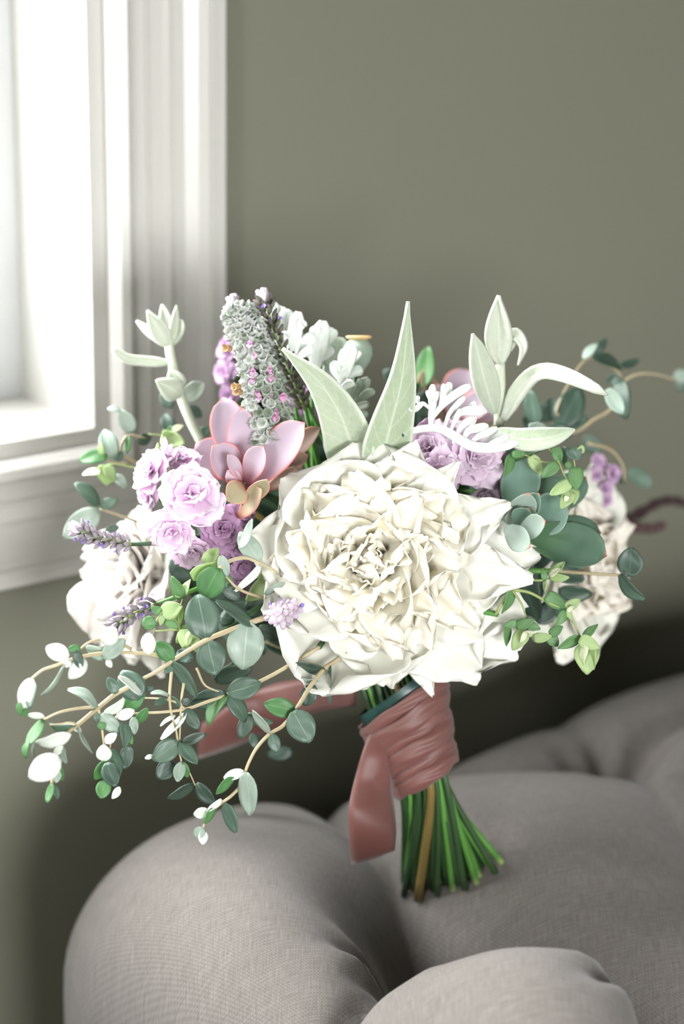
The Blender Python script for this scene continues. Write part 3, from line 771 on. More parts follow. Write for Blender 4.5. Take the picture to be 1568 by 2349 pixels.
stock('lilac stock with broad petals above the right shoulder of the cream peony', [
    (985, 1030, 1.05, 72, 'lilac', (-.3, .3, 1)), (1085, 1050, 1.045, 80, 'lilac', (.35, .15, 1)), (1010, 1082, 1.035, 62, 'lilac', (-.1, -.1, 1)), (1128, 1075, 1.06, 54, 'lilac', (.8, -.1, .8)), (1108, 1135, 1.06, 44, 'lilac', (.3, -.6, .8)), (950, 1050, 1.06, 44, 'lilac', (-.7, .1, .8)), (1040, 1010, 1.065, 60, 'lilac', (0, .8, .7))], 24, H=(1050, 1120, 1.09))
stock('small violet stock sprig peeping past the ivory peony on the right', [
    (1372, 1062, 1.17, 26, 'violet', (.3, .5, .8)), (1402, 1088, 1.17, 28, 'violet', (.7, .2, .8)), (1385, 1125, 1.17, 28, 'violet', (.6, -.2, .8)), (1365, 1090, 1.165, 24, 'violet', (0, .2, .9)), (1390, 1150, 1.17, 18, 'violet', (.4, -.6, .8))], 25, H=(1340, 1150, 1.19))

# ------ succulents: fleshy closed leaves
def fleshy_geo(b, t, w, th, bend=.15, nrm=None, tilt=0, nu=12, ns=14, tipk=.5, cupf=.5, basew=.35):
    a = t-b; L = a.length; a /= L
    view = nrm or (CAM-b).normalized(); s = a.cross(view).normalized(); n = s.cross(a)
    s2 = s*cos(tilt)+n*sin(tilt); n2 = n*cos(tilt)-s*sin(tilt)
    V, Fc, uv = [], [], []
    for i in range(nu+1):
        f = i/nu
        if f < .62: hw = basew+(1-basew)*sin(pi/2*f/.62)**1.1
        else:
            g_ = (f-.62)/.38; hw = (1-g_**2.2)**(.62)*(1-.12*tipk*g_)
        hw = max(hw, .03)*w*.5; hh = th*.5*(1-.55*f)*(max(hw/(w*.5), .15)**.5)
        c = b+a*(L*f)+n2*(bend*L*(f*f-.0*f)-bend*.3*L*f)
        for k in range(ns):
            an = 2*pi*k/ns; q = cos(an)
            up = sin(an)*hh
            V.append(c+s2*(hw*q)+n2*(up+cupf*hw*q*q*(.8 if f > .1 else .3))); uv.append((f, (q+1)/2))
    for i in range(nu):
        for k in range(ns):
            a_ = i*ns+k; b_ = i*ns+(k+1) % ns; Fc.append((a_, b_, b_+ns, a_+ns))
    Fc.append(tuple(range(ns-1, -1, -1))); Fc.append(tuple(nu*ns+k for k in range(ns)))
    return V, Fc, uv
def succulent(label, H, leaves, group='succulents of the bouquet'):
    t = thing('succulent', label, 'succulent', H, group)
    add_stem(t, H+FW*.012, .0028, M['stemd'])
    tube('core', [H+FW*.014, H], .005, .003, M['stemd'], t, sides=8)
    for (x0, y0, d0, x1, y1, d1, w, th, mk, tilt, bend) in leaves:
        V, Fc, uv = fleshy_geo(P(x0, y0, d0), P(x1, y1, d1), w*S0, th*S0, bend=bend, tilt=tilt)
        mesh('leaf', V, Fc, M[mk], t, uv)
    return t
# base pixel, base dist, tip pixel, tip dist, width px, thickness px, material, tilt, bend
succulent('dusty pink succulent with coral leaf rims, upper left of the cream peony', P(566, 1110, 1.045), [
    (560, 1095, 1.055, 516, 912, 1.055, 96, 18, 'echev', .25, .12), (556, 1098, 1.040, 552, 930, 1.025, 74, 18, 'echev', -.1, .10), (572, 1112, 1.042, 708, 968, 1.015, 92, 20, 'echev', .35, .10),
    (556, 1108, 1.035, 482, 1022, 1.02, 84, 16, 'echev', -.3, .10), (556, 1104, 1.025, 519, 1042, 1.015, 34, 12, 'echev', -.4, .1), (564, 1106, 1.025, 608, 1022, 1.012, 58, 14, 'echev', .35, .1),
    (552, 1112, 1.025, 520, 1078, 1.02, 36, 14, 'echev', .1, .1), (556, 1110, 1.022, 524, 1150, 1.012, 60, 16, 'echevg', .2, -.05),
    (560, 1160, 1.030, 616, 1086, 1.008, 44, 18, 'echevg', -.3, .2), (548, 1185, 1.035, 616, 1120, 1.012, 52, 18, 'echevg', .5, .2),
    (580, 1110, 1.05, 740, 985, 1.045, 60, 16, 'echevb', .5, .1), (585, 1120, 1.05, 712, 1045, 1.04, 54, 16, 'echevb', .4, .1), (610, 1125, 1.045, 690, 1075, 1.035, 36, 14, 'echevb', .3, .1),
    (550, 1100, 1.06, 448, 1020, 1.06, 90, 14, 'echev', -.2, .08), (570, 1115, 1.035, 590, 1150, 1.03, 60, 14, 'echev', 0, 0)])
succulent('grey-green succulent rosette with pointed tips right of the cream peony', P(1205, 1195, 1.055), [(a_, b_, c_, d_, e_, f_, g_*1.22, h_, k_, l_, m_) for (a_, b_, c_, d_, e_, f_, g_, h_, k_, l_, m_) in [
    (1178, 1195, 1.06, 1208, 1040, 1.05, 78, 18, 'sgreen', .1, .1), (1168, 1205, 1.045, 1212, 1122, 1.02, 56, 16, 'spale', -.4, .1), (1200, 1200, 1.04, 1240, 1130, 1.025, 40, 14, 'sgreen', .4, .08),
    (1185, 1205, 1.035, 1215, 1165, 1.022, 46, 14, 'sgreen', 0, .08), (1200, 1205, 1.035, 1228, 1165, 1.025, 34, 12, 'sgreen', .2, .08), (1215, 1205, 1.055, 1300, 1110, 1.06, 90, 16, 'sdark', .3, .1),
    (1218, 1210, 1.05, 1305, 1160, 1.04, 84, 16, 'sgreen', .3, .1), (1190, 1226, 1.03, 1257, 1195, 1.01, 46, 16, 'spale', .3, .1), (1160, 1212, 1.03, 1222, 1258, 1.008, 48, 16, 'spale', -.2, .1),
    (1205, 1225, 1.045, 1392, 1278, 1.03, 92, 18, 'sdark', .3, .06), (1225, 1210, 1.06, 1375, 1225, 1.07, 60, 14, 'sdark', .5, .06), (1175, 1190, 1.065, 1150, 1080, 1.07, 70, 14, 'sdark', -.3, .1),
    (1215, 1195, 1.065, 1340, 1100, 1.08, 70, 14, 'sdark', .2, .1), (1160, 1220, 1.06, 1128, 1150, 1.06, 46, 14, 'sgreen', -.4, .1), (1175, 1235, 1.06, 1190, 1290, 1.055, 60, 14, 'sdark', 0, 0)]])
succulent('purple-grey succulent behind the dusty leaves, out of focus at the back', P(1030, 960, 1.155), [
    (1030, 960, 1.15, 1075, 852, 1.16, 100, 16, 'echev', .1, .1), (1025, 960, 1.15, 965, 850, 1.15, 40, 14, 'echevb', -.3, .1), (1035, 960, 1.145, 1130, 915, 1.14, 76, 16, 'echev', .3, .1),
    (1025, 965, 1.14, 1000, 880, 1.13, 66, 14, 'echev', -.2, .1), (1030, 970, 1.14, 980, 950, 1.13, 50, 14, 'echevb', -.2, .1), (1040, 970, 1.14, 1190, 935, 1.15, 46, 14, 'echev', .4, .1), (1035, 968, 1.135, 1050, 905, 1.13, 50, 14, 'echev', 0, .1)])

# ------ lamb's ear: thick felted leaves
def wool(par, x0, y0, d0, x1, y1, d1, w, shape='lance', mk='wool', tilt=0.0, curl=.06, fold=.25, sag=0, thick=.0016, nu=16, nv=9, mid=None):
    if mid is None:
        V, Fc, uv = leaf_geo(P(x0, y0, d0), P(x1, y1, d1), w*S0, shape=shape, tilt=tilt, curl=curl, fold=fold, thick=thick, nu=nu, nv=nv, sag=sag)
        return mesh('leaf', V, Fc, M[mk], par, uv)
    C_ = crom([P(x0, y0, d0)]+[P(*q) for q in mid]+[P(x1, y1, d1)], nu); rows = []
    for i, c in enumerate(C_):
        a = (C_[min(i+1, nu)]-C_[max(i-1, 0)]).normalized(); s = a.cross(TO).normalized(); n = s.cross(a)
        s2 = s*cos(tilt)+n*sin(tilt); n2 = n*cos(tilt)-s*sin(tilt); hw = max(.05, wprof(shape, i/nu))*w*S0*.5
        rows.append([c+s2*hw*q+n2*(fold*hw*q*q) for q in [-1+2*j/(nv-1) for j in range(nv)]])
    V, Fc, uv = shell_geo(rows, thick); return mesh('leaf', V, Fc, M[mk], par, uv)
t = thing('lambs_ear', 'pair of long woolly pale green leaves rising in a V above the cream peony', 'foliage', P(845, 1070, 1.045), 'woolly leaved stems')
add_stem(t, P(845, 1070, 1.045), .0022, None)
wool(t, 812, 1085, 1.04, 648, 800, 1.0, 118, mid=[(795, 985, 1.025), (740, 885, 1.01)], tilt=.25, fold=.35)
wool(t, 868, 1085, 1.04, 936, 692, 1.0, 112, mid=[(892, 985, 1.02), (922, 860, 1.01)], tilt=-.25, fold=.35)
t = thing('lambs_ear', 'woolly grey-green stem right of centre with upright and arching leaves', 'foliage', P(1145, 975, 1.055), 'woolly leaved stems')
add_stem(t, P(1145, 975, 1.055), .0024)
tube('stalk', [P(1143, 975, 1.055), P(1147, 900, 1.05), P(1146, 830, 1.045)], .0030, .0026, M['woolstem'], t)
wool(t, 1146, 835, 1.042, 1143, 678, 1.03, 62, shape='willow', mk='woolb', fold=.5, tilt=.1)
wool(t, 1150, 830, 1.05, 1160, 728, 1.05, 34, mk='woolb', fold=.4, tilt=.6)
wool(t, 1134, 950, 1.05, 1084, 766, 1.035, 62, shape='willow', mk='woolb', mid=[(1112, 880, 1.045), (1096, 815, 1.04)], fold=.4, tilt=-.2)
wool(t, 1160, 800, 1.05, 1188, 838, 1.045, 34, mk='woolb', mid=[(1178, 768, 1.05), (1200, 795, 1.047)], fold=.5)
wool(t, 1154, 962, 1.05, 1392, 905, 1.01, 40, shape='strap', mk='woolb', mid=[(1195, 890, 1.045), (1240, 856, 1.035), (1300, 865, 1.02)], fold=.5, tilt=.35)
wool(t, 1135, 985, 1.04, 1318, 985, 1.03, 54, mk='wool', shape='oval', mid=[(1195, 1008, 1.035), (1260, 1004, 1.03)], fold=.3, tilt=.2)
t = thing('lambs_ear', 'pale woolly stem with budded top standing in front of the white casing', 'foliage', P(470, 1030, 1.09), 'woolly leaved stems')
add_stem(t, P(470, 1030, 1.09), .0024)
tube('stalk', [P(470, 1030, 1.09), P(435, 960, 1.09), P(408, 890, 1.09), P(394, 830, 1.09), P(386, 780, 1.09)], .0028, .0026, M['woolstem'], t)
for q in [(385, 792, 1.085, 338, 712, 1.075, 44, 'w'), (392, 790, 1.095, 372, 698, 1.10, 34, 0), (396, 785, 1.09, 406, 700, 1.085, 22, 0), (384, 795, 1.09, 312, 735, 1.10, 22, 0), (398, 790, 1.1, 418, 735, 1.11, 30, 0)]:
    wool(t, *q[:7], shape='willow', mk='woolb', fold=.5, thick=.0012)
wool(t, 388, 832, 1.09, 258, 798, 1.08, 22, shape='strap', mk='woolb', mid=[(330, 828, 1.088), (290, 822, 1.085)], fold=.4)
wool(t, 414, 905, 1.085, 360, 872, 1.07, 56, shape='oval', mk='woolb', fold=.5); wool(t, 412, 895, 1.085, 392, 848, 1.08, 44, shape='oval', mk='woolb', fold=.5)
wool(t, 420, 920, 1.09, 465, 880, 1.10, 44, shape='round', mk='dustyg', fold=.3)

# ------ woolly flower spike with pink florets, and lavender: small shared meshes
def unit_mesh(name, V, Fc, uv, mk):
    me = bpy.data.meshes.new(name); me.from_pydata([tuple(v) for v in V], [], Fc)
    me.polygons.foreach_set('use_smooth', [True]*len(me.polygons))
    Ly = me.uv_layers.new(name='UVMap'); idx = np.empty(len(me.loops), dtype=np.int32); me.loops.foreach_get('vertex_index', idx)
    Ly.data.foreach_set('uv', np.asarray(uv, dtype=np.float32)[idx].ravel()); me.materials.append(M[mk]); return me
def cup_geo(flare=.44, teeth=5, body=.36):
    """a calyx: small toothed cup along +z, unit length"""
    V, Fc, uv = [], [], []; ns = teeth*2; prof = [(0, .10), (.2, body*.8), (.5, body), (.8, body*1.0), (1.0, flare)]
    for (z, r) in prof:
        for k in range(ns):
            a = 2*pi*k/ns; zz = z+(.16 if (z == 1.0 and k % 2 == 0) else 0); V.append((r*cos(a), r*sin(a), zz)); uv.append((z, k/ns))
    for (z, r) in ((.97, flare*.72), (.78, body*.35)):
        for k in range(ns):
            a = 2*pi*k/ns; V.append((r*cos(a), r*sin(a), z)); uv.append((.15, k/ns))
    rows = len(prof)+2
    for i in range(rows-1):
        for k in range(ns): a_, b_ = i*ns+k, i*ns+(k+1) % ns; Fc.append((a_, b_, b_+ns, a_+ns))
    Fc.append(tuple(range(ns-1, -1, -1))); Fc.append(tuple((rows-1)*ns+k for k in range(ns)))
    return V, Fc, uv
def bud_geo(body=.22, tip=.05):
    V, Fc, uv = [], [], []; ns = 8; prof = [(0, .08), (.2, body*.85), (.5, body), (.75, body*.8), (1, tip)]
    for (z, r) in prof:
        for k in range(ns): a = 2*pi*k/ns; V.append((r*cos(a), r*sin(a), z)); uv.append((z, k/ns))
    for i in range(len(prof)-1):
        for k in range(ns): a_, b_ = i*ns+k, i*ns+(k+1) % ns; Fc.append((a_, b_, b_+ns, a_+ns))
    Fc.append(tuple(range(ns-1, -1, -1))); Fc.append(tuple((len(prof)-1)*ns+k for k in range(ns)))
    return V, Fc, uv
def lip_geo():
    """two-lipped floret: hood and lower lip, joined in a tube"""
    V, Fc, uv = [], [], []
    for (a0, a1, L, W, sg) in ((.1, 1.1, .7, .62, 1), (.2, 1.7, .95, .72, -1)):
        g_ = petal_geo(Vector((0, 0, 0)), Vector((0, 0, 1)), Vector((sg, 0, 0)), L, W, a0, a1, pw=1.2, cup=.5, ruf=.06, notch=.25 if sg < 0 else .05, nu=5, nv=6, thick=.03, base_w=.4)
        o = len(V); V += g_[0]; Fc += [tuple(i+o for i in f) for f in g_[1]]; uv += g_[2]
    return V, Fc, uv
UM = {'calyx': unit_mesh('calyx', *cup_geo(), 'calyx'), 'calyxg': unit_mesh('calyx', *cup_geo(), 'calyxg'), 'lav': unit_mesh('calyx', *bud_geo(.2), 'lav'), 'lavd': unit_mesh('calyx', *bud_geo(.2), 'lavd'),
      'lavw': unit_mesh('bract', *bud_geo(.26, .12), 'lavw'), 'lip': unit_mesh('floret', *lip_geo(), 'lpink'), 'lavp': unit_mesh('floret', *lip_geo(), 'lavp'), 'brown': unit_mesh('floret', *cup_geo(), 'brownbit')}
def place(um, name, par, c, zdir, size, rollang=0, xdir=None):
    o = bpy.data.objects.new(name, um); COL.objects.link(o); o.parent = par
    z = zdir.normalized(); x = (xdir-z*xdir.dot(z)).normalized() if xdir else z.orthogonal().normalized()
    y = z.cross(x)
    if rollang: x, y = x*cos(rollang)+y*sin(rollang), y*cos(rollang)-x*sin(rollang)
    mm = Matrix((x, y, z)).transposed().to_4x4() @ Matrix.Scale(size, 4); mm.translation = c-wloc(par)
    o.matrix_basis = mm; return o
# woolly spike
spts = [P(622, 1015, 1.035), P(612, 930, 1.03), P(592, 830, 1.03), P(568, 765, 1.035), P(548, 722, 1.04)]
t = thing('woolly_flower_spike', 'fat white woolly flower spike dotted with tiny pink florets', 'flower', spts[0])
add_stem(t, spts[0], .0022)
tube('stalk', spts, .0028, .0018, M['woolstem'], t)
cs = crom(spts, 60); rn = random.Random(4)
for k in range(285):
    f = (k+.5)/285; c = cs[min(60, int(f*60))]; tdir = (cs[min(60, int(f*60)+1)]-cs[max(0, int(f*60)-1)]).normalized()
    x = tdir.cross(TO).normalized(); y = x.cross(tdir); a = k*2.39996
    od = (x*cos(a)+y*sin(a)); r_ = (.0085+.0022*sin(f*7))*(1 if f < .75 else 1-.45*(f-.75)/.25)
    green = rn.random() < (.75 if f < .42 and od.dot(RT) > -.35 else .15)
    place(UM['calyxg' if green else 'calyx'], 'calyx', t, c+od*r_*.5, od+tdir*.55+x*rn.uniform(-.25, .25), .0062*rn.uniform(.85, 1.15), rn.uniform(0, 6))
for (px, py) in [(576, 790), (586, 812), (582, 850), (580, 868), (618, 845), (622, 862), (614, 885), (616, 900), (588, 898), (594, 912), (636, 940), (633, 952), (648, 905)]:
    place(UM['lip'], 'floret', t, P(px, py, 1.022), TO+UP*rn.uniform(-.5, .2)+RT*rn.uniform(-.4, .4), .0048*rn.uniform(.8, 1.2), 0, UP)
for (px, py) in [(552, 888), (556, 900), (532, 800)]: place(UM['brown'], 'floret', t, P(px, py, 1.025), TO-RT*.8, .005)
# lavender spikes
def lavender(label, pts, n, size, rad, seed, mk='lav', purple=8, white=3, join=True, sr=.0009):
    rn = random.Random(seed)
    t = thing('lavender', label, 'flower', pts[0], 'lavender sprigs'); cs = crom(pts, 40)
    if join: add_stem(t, pts[0], .0015)
    tube('stalk', pts, sr, sr*.7, M['gstem'], t)
    for k in range(n):
        f = (k+.5)/n; i = min(39, int(f*40)); c = cs[i].lerp(cs[i+1], f*40-i if i < 39 else 0); td = (cs[i+1]-cs[max(0, i-1)]).normalized()
        x = td.orthogonal().normalized(); y = td.cross(x); a = k*2.39996
        od = x*cos(a)+y*sin(a)
        place(UM[mk], 'calyx', t, c+od*rad*.25, od*.75+td*.8, size*rn.uniform(.8, 1.2), rn.uniform(0, 6))
        if rn.random() < purple/n: place(UM['lavp'], 'floret', t, c+od*rad*.9, od+td*.3, size*.55, rn.uniform(0, 6))
    for k in range(white):
        a = k*2.1; td = (cs[-1]-cs[-4]).normalized(); x = td.orthogonal().normalized(); y = td.cross(x)
        place(UM['lavw'], 'bract', t, cs[-1]-td*size*.3, td+(x*cos(a)+y*sin(a))*.35, size*1.35, 0)
    return t
lavender('tall lavender spike with dry dark florets leaning behind the woolly spike', [P(700, 940, 1.055), P(668, 860, 1.05), P(630, 765, 1.045), P(606, 686, 1.045)], 74, .0058, .006, 31, 'lavd', 7, 5)
lavender('lavender tip with a pale lilac bract above the woolly spike', [P(585, 830, 1.065), P(562, 750, 1.065), P(540, 700, 1.065)], 24, .006, .005, 32, 'lavd', 2, 6)
lavender('grey lavender sprig lying level over the left peony, next to the sill', [P(300, 1248, 1.03), P(262, 1240, 1.025), P(222, 1234, 1.02), P(180, 1214, 1.015)], 48, .0056, .005, 33, 'lav', 9, 4)
lavender('lavender sprig crossing the lower edge of the left blush peony', [P(362, 1385, 1.03), P(322, 1400, 1.025), P(285, 1422, 1.02), P(262, 1440, 1.02)], 40, .0054, .005, 34, 'lav', 16, 2)
lavender('stubby pinkish lavender head tucked against the lower left of the cream peony', [P(668, 1395, 1.02), P(655, 1402, 1.01), P(640, 1412, 1.0)], 34, .0072, .007, 35, 'lavw', 5, 5)

# ------ dusty miller: deeply cut felted leaves
def dusty(label, x0, y0, d0, x1, y1, d1, W, mk, tilt=0, bend=0.0, lobes=6, seed=0, wid=.26):
    rn = random.Random(seed); b_, t_ = P(x0, y0, d0), P(x1, y1, d1); a = t_-b_; L = a.length; a /= L
    s = a.cross(TO).normalized(); n = s.cross(a); s, n = s*cos(tilt)+n*sin(tilt), n*cos(tilt)-s*sin(tilt)
    t = thing('dusty_miller_leaf', label, 'foliage', b_, 'silver cut leaves')
    cen = lambda f: b_+a*(L*f)+s*(bend*L*sin(pi*f))+n*(.08*L*sin(pi*f))
    m_ = MB()
    rows = []
    for i in range(13):
        f = i/12; hw = W*S0*(.05+.03*sin(pi*f))+(W*S0*.10*max(0, (f-.6)/.4)*(1-max(0, (f-.85)/.15)))
        if i == 12: hw = W*S0*.03
        rows.append([cen(f)+s*hw*q+n*(.25*hw*q*q) for q in (-1, -.5, 0, .5, 1)])
    m_.add(*shell_geo(rows, .0012))
    W_ = W*S0
    for k in range(lobes):
        f = .22+.62*k/(lobes-1); Ll = W_*(.62-.30*(f-.2))*rn.uniform(.85, 1.1)
        for sg in (-1, 1):
            dr = (s*sg*.85+a*(.62+.5*f)+n*rn.uniform(-.15, .35)).normalized(); p0 = cen(f)
            def lobe(p, d_, l_, wd):
                sd_ = d_.cross(n).normalized(); rr = []
                for i in range(7):
                    g_ = i/6; hw = wd*(.38+.62*sin(pi*min(1, g_*.82+.06))**1.0)*(1 if i < 6 else .45)
                    rr.append([p+d_*(l_*g_)+n*(.10*l_*sin(pi*g_))+sd_*hw*q+n*(.3*hw*q*q) for q in (-1, -.5, 0, .5, 1)])
                m_.add(*shell_geo(rr, .0012))
            lobe(p0, dr, Ll, W_*wid*.42)
            for s2 in (-1, 1):
                d2 = (dr+s2*dr.cross(n).normalized()*.75).normalized(); lobe(p0+dr*Ll*.48, d2, Ll*.42, W_*wid*.34)
    m_.build('leaf_blade', M[mk], t, smooth=True)
    add_stem(t, b_, .0014)
    return t
def cut_leaf(label, r, d, mk, main, lobes, dk=0.0):
    """main and lobes: (photo points, width in crop pixels); lobes branch off and lift gently towards the light"""
    rn = random.Random(len(label)); sc = RG[r][2]; m_ = MB()
    X0, Y0 = main[0][0]
    t = thing('dusty_miller_leaf', label, 'foliage', at(r, X0, Y0, d), 'silver cut leaves')
    def ribbon_(pts, wpx, lift, base, tipw):
        n = 12; L = len(pts)
        W_ = [at(r, x, y, d+dk*(x-X0)/sc*S0-lift*k/max(1, L-1)) for k, (x, y) in enumerate(pts)]
        C_ = crom(W_, n); rows = []; hw0 = wpx*1.4/sc*S0*.5; tw = rn.uniform(-.5, .5)
        for i, c in enumerate(C_):
            f = i/n; a = (C_[min(i+1, n)]-C_[max(i-1, 0)]).normalized(); sd_ = a.cross(TO).normalized(); nn = sd_.cross(a)
            sd_ = sd_*cos(tw)+nn*sin(tw)
            hw = hw0*(base+(1-base)*sin(pi/2*min(1, f/.68))**1.4)*(1 if f < .8 else sqrt(max(.05, 1-((f-.8)/.21)**2)*1.0)*(1-tipw)+tipw)
            rows.append([c+sd_*hw*q+nn*(.32*hw*q*q) for q in (-1, -.66, -.33, 0, .33, .66, 1)])
        m_.add(*shell_geo(rows, .0012))
    ribbon_(main[0], main[1], .004, .5, .1)
    for pl, wd in lobes: ribbon_(pl, wd, rn.uniform(-.006, .010), .42, .1)
    m_.build('leaf_blade', M[mk], t, smooth=True)
    add_stem(t, at(r, X0, Y0, d), .0014)
    return t
cut_leaf('silver cut leaf directly behind the tall lavender spike', 'G', 1.068, 'dusty', ([(190, 620), (130, 420), (95, 280), (85, 170)], 80),
    [([(120, 400), (170, 280), (210, 230)], 70), ([(140, 440), (230, 330), (300, 290)], 60), ([(130, 420), (50, 330), (20, 260)], 60), ([(105, 330), (130, 250), (150, 200)], 60), ([(160, 500), (250, 420), (290, 380)], 50)])
cut_leaf('silver cut leaf standing to the right of the tall lavender spike', 'G', 1.058, 'dusty', ([(215, 660), (225, 520), (240, 380), (265, 235)], 72),
    [([(245, 520), (320, 450), (378, 412)], 66), ([(240, 420), (290, 330), (312, 310)], 48), ([(235, 580), (310, 530), (365, 505)], 46), ([(232, 470), (180, 420), (160, 380)], 50), ([(228, 560), (180, 520), (165, 490)], 40)])
cut_leaf('silver cut leaf just left of the poppy pod, upright', 'G', 1.066, 'dusty', ([(360, 720), (395, 580), (420, 450), (442, 300)], 92),
    [([(425, 520), (480, 430), (522, 360)], 70), ([(410, 450), (385, 400), (395, 340)], 60), ([(405, 590), (470, 540), (520, 500)], 60), ([(395, 600), (345, 540), (335, 500)], 50)])
cut_leaf('grey cut leaf in shade behind the other silver leaves, left of the poppy pod', 'G', 1.085, 'dustyg', ([(470, 720), (510, 600), (540, 500), (555, 420)], 120),
    [([(500, 620), (430, 560), (400, 520)], 80), ([(520, 600), (570, 560), (590, 500)], 70)])
cut_leaf('white cut leaf curling in front of the poppy pod', 'G', 1.045, 'dusty', ([(530, 840), (580, 740), (610, 630), (640, 540), (655, 475)], 66),
    [([(610, 620), (665, 560), (695, 520)], 56), ([(580, 730), (650, 670), (728, 650)], 62), ([(570, 750), (525, 660), (522, 590)], 48), ([(600, 660), (575, 580), (600, 500)], 50), ([(560, 800), (620, 760), (660, 740)], 44), ([(590, 720), (560, 640), (575, 610)], 36)])
cut_leaf('small grey-green cut leaf low between the V-shaped woolly leaves', 'G', 1.055, 'dustyg', ([(610, 980), (650, 900), (700, 800), (770, 715)], 62),
    [([(640, 920), (630, 830), (655, 760)], 48), ([(660, 900), (740, 840), (805, 800)], 48), ([(630, 960), (700, 920), (770, 900)], 44), ([(680, 840), (700, 760), (715, 730)], 40), ([(620, 980), (690, 990), (760, 960)], 40)])
cut_leaf('bright white antler-lobed cut leaf arching over the lilac stock', 'J', 1.02, 'dusty', ([(120, 620), (280, 575), (480, 565), (640, 640), (800, 740), (960, 775), (1150, 760), (1335, 715)], 72),
    [([(400, 570), (405, 460), (420, 330), (415, 210), (425, 100)], 62), ([(410, 340), (460, 250), (485, 180)], 36), ([(400, 360), (320, 300), (240, 360), (165, 360)], 40), ([(290, 320), (265, 270), (275, 228)], 34), ([(415, 300), (385, 220), (375, 170)], 40),
     ([(430, 450), (540, 310), (680, 200), (825, 115)], 60), ([(490, 360), (530, 220), (545, 100)], 44), ([(540, 300), (590, 190), (605, 80)], 50), ([(545, 565), (590, 420), (680, 310), (765, 232)], 42), ([(610, 590), (670, 460), (715, 370)], 38),
     ([(640, 470), (740, 390), (860, 380), (965, 385)], 74), ([(760, 380), (830, 330), (885, 298)], 50), ([(670, 640), (740, 530), (870, 455)], 48), ([(740, 690), (800, 590), (900, 560), (1015, 540)], 66), ([(820, 590), (850, 500), (870, 440)], 40),
     ([(810, 740), (900, 650), (1000, 610), (1110, 560)], 58), ([(870, 765), (1000, 710), (1080, 640), (1150, 600)], 44), ([(960, 775), (1060, 720), (1140, 690), (1225, 645)], 48)], dk=-.10)

# ------ poppy pod
pc = P(820, 812, 1.075); pu = (UP+RT*.06+TO*.1).normalized(); px_ = RT; py_ = px_.cross(pu).normalized()
t = thing('poppy_pod', 'green poppy seed pod with a flat tan crown at the top of the bouquet', 'seed pod', pc-pu*.01)
def lathe(name, c, prof, mat, par, ns=20, star=0):
    V, Fc, uv = [], [], []
    for i, (r, z) in enumerate(prof):
        for k in range(ns):
            a = 2*pi*k/ns; rr = r*(1+(star*cos(a*ns/2) if star else .02*cos(a*8)))
            V.append(c+px_*rr*cos(a)+py_*rr*sin(a)+pu*z); uv.append((i/(len(prof)-1), k/ns))
    for i in range(len(prof)-1):
        for k in range(ns): a_, b_ = i*ns+k, i*ns+(k+1) % ns; Fc.append((a_, b_, b_+ns, a_+ns))
    Fc.append(tuple(range(ns-1, -1, -1))); Fc.append(tuple((len(prof)-1)*ns+k for k in range(ns)))
    return mesh(name, V, Fc, mat, par, uv)
lathe('capsule', pc, [(.001, -.0095), (.004, -.0088), (.0066, -.005), (.0080, 0), (.0074, .004), (.0055, .0068), (.0042, .0078)], M['podgreen'], t)
lathe('crown', pc, [(.003, .0074), (.0062, .0084), (.0068, .0092), (.0058, .0098), (.0012, .0090)], M['podgold'], t, ns=22, star=.09)
add_stem(t, pc-pu*.009, .0016)

# ------ dark curled tendril at the right
t = thing('dark_tendril', 'dark brown curled tendril reaching out past the ivory peony at right', 'twig', P(1395, 1200, 1.26))
tube('stem', [P(1290, 1260, 1.2), P(1340, 1230, 1.23), P(1395, 1200, 1.26), P(1450, 1185, 1.29), P(1505, 1155, 1.32), P(1545, 1148, 1.34), P(1590, 1162, 1.36)], .0042, .0028, M['darkt'], t, n=40, sides=10, rf=lambda f: 1+.18*sin(f*60))
tube('curl', [P(1405, 1198, 1.265), P(1440, 1205, 1.27), P(1480, 1212, 1.275), P(1512, 1208, 1.28), P(1520, 1196, 1.28)], .0040, .0026, M['darkt'], t, n=30, sides=10, rf=lambda f: 1+.18*sin(f*50))
add_stem(t, P(1290, 1260, 1.2), .0022, M['stemb'])

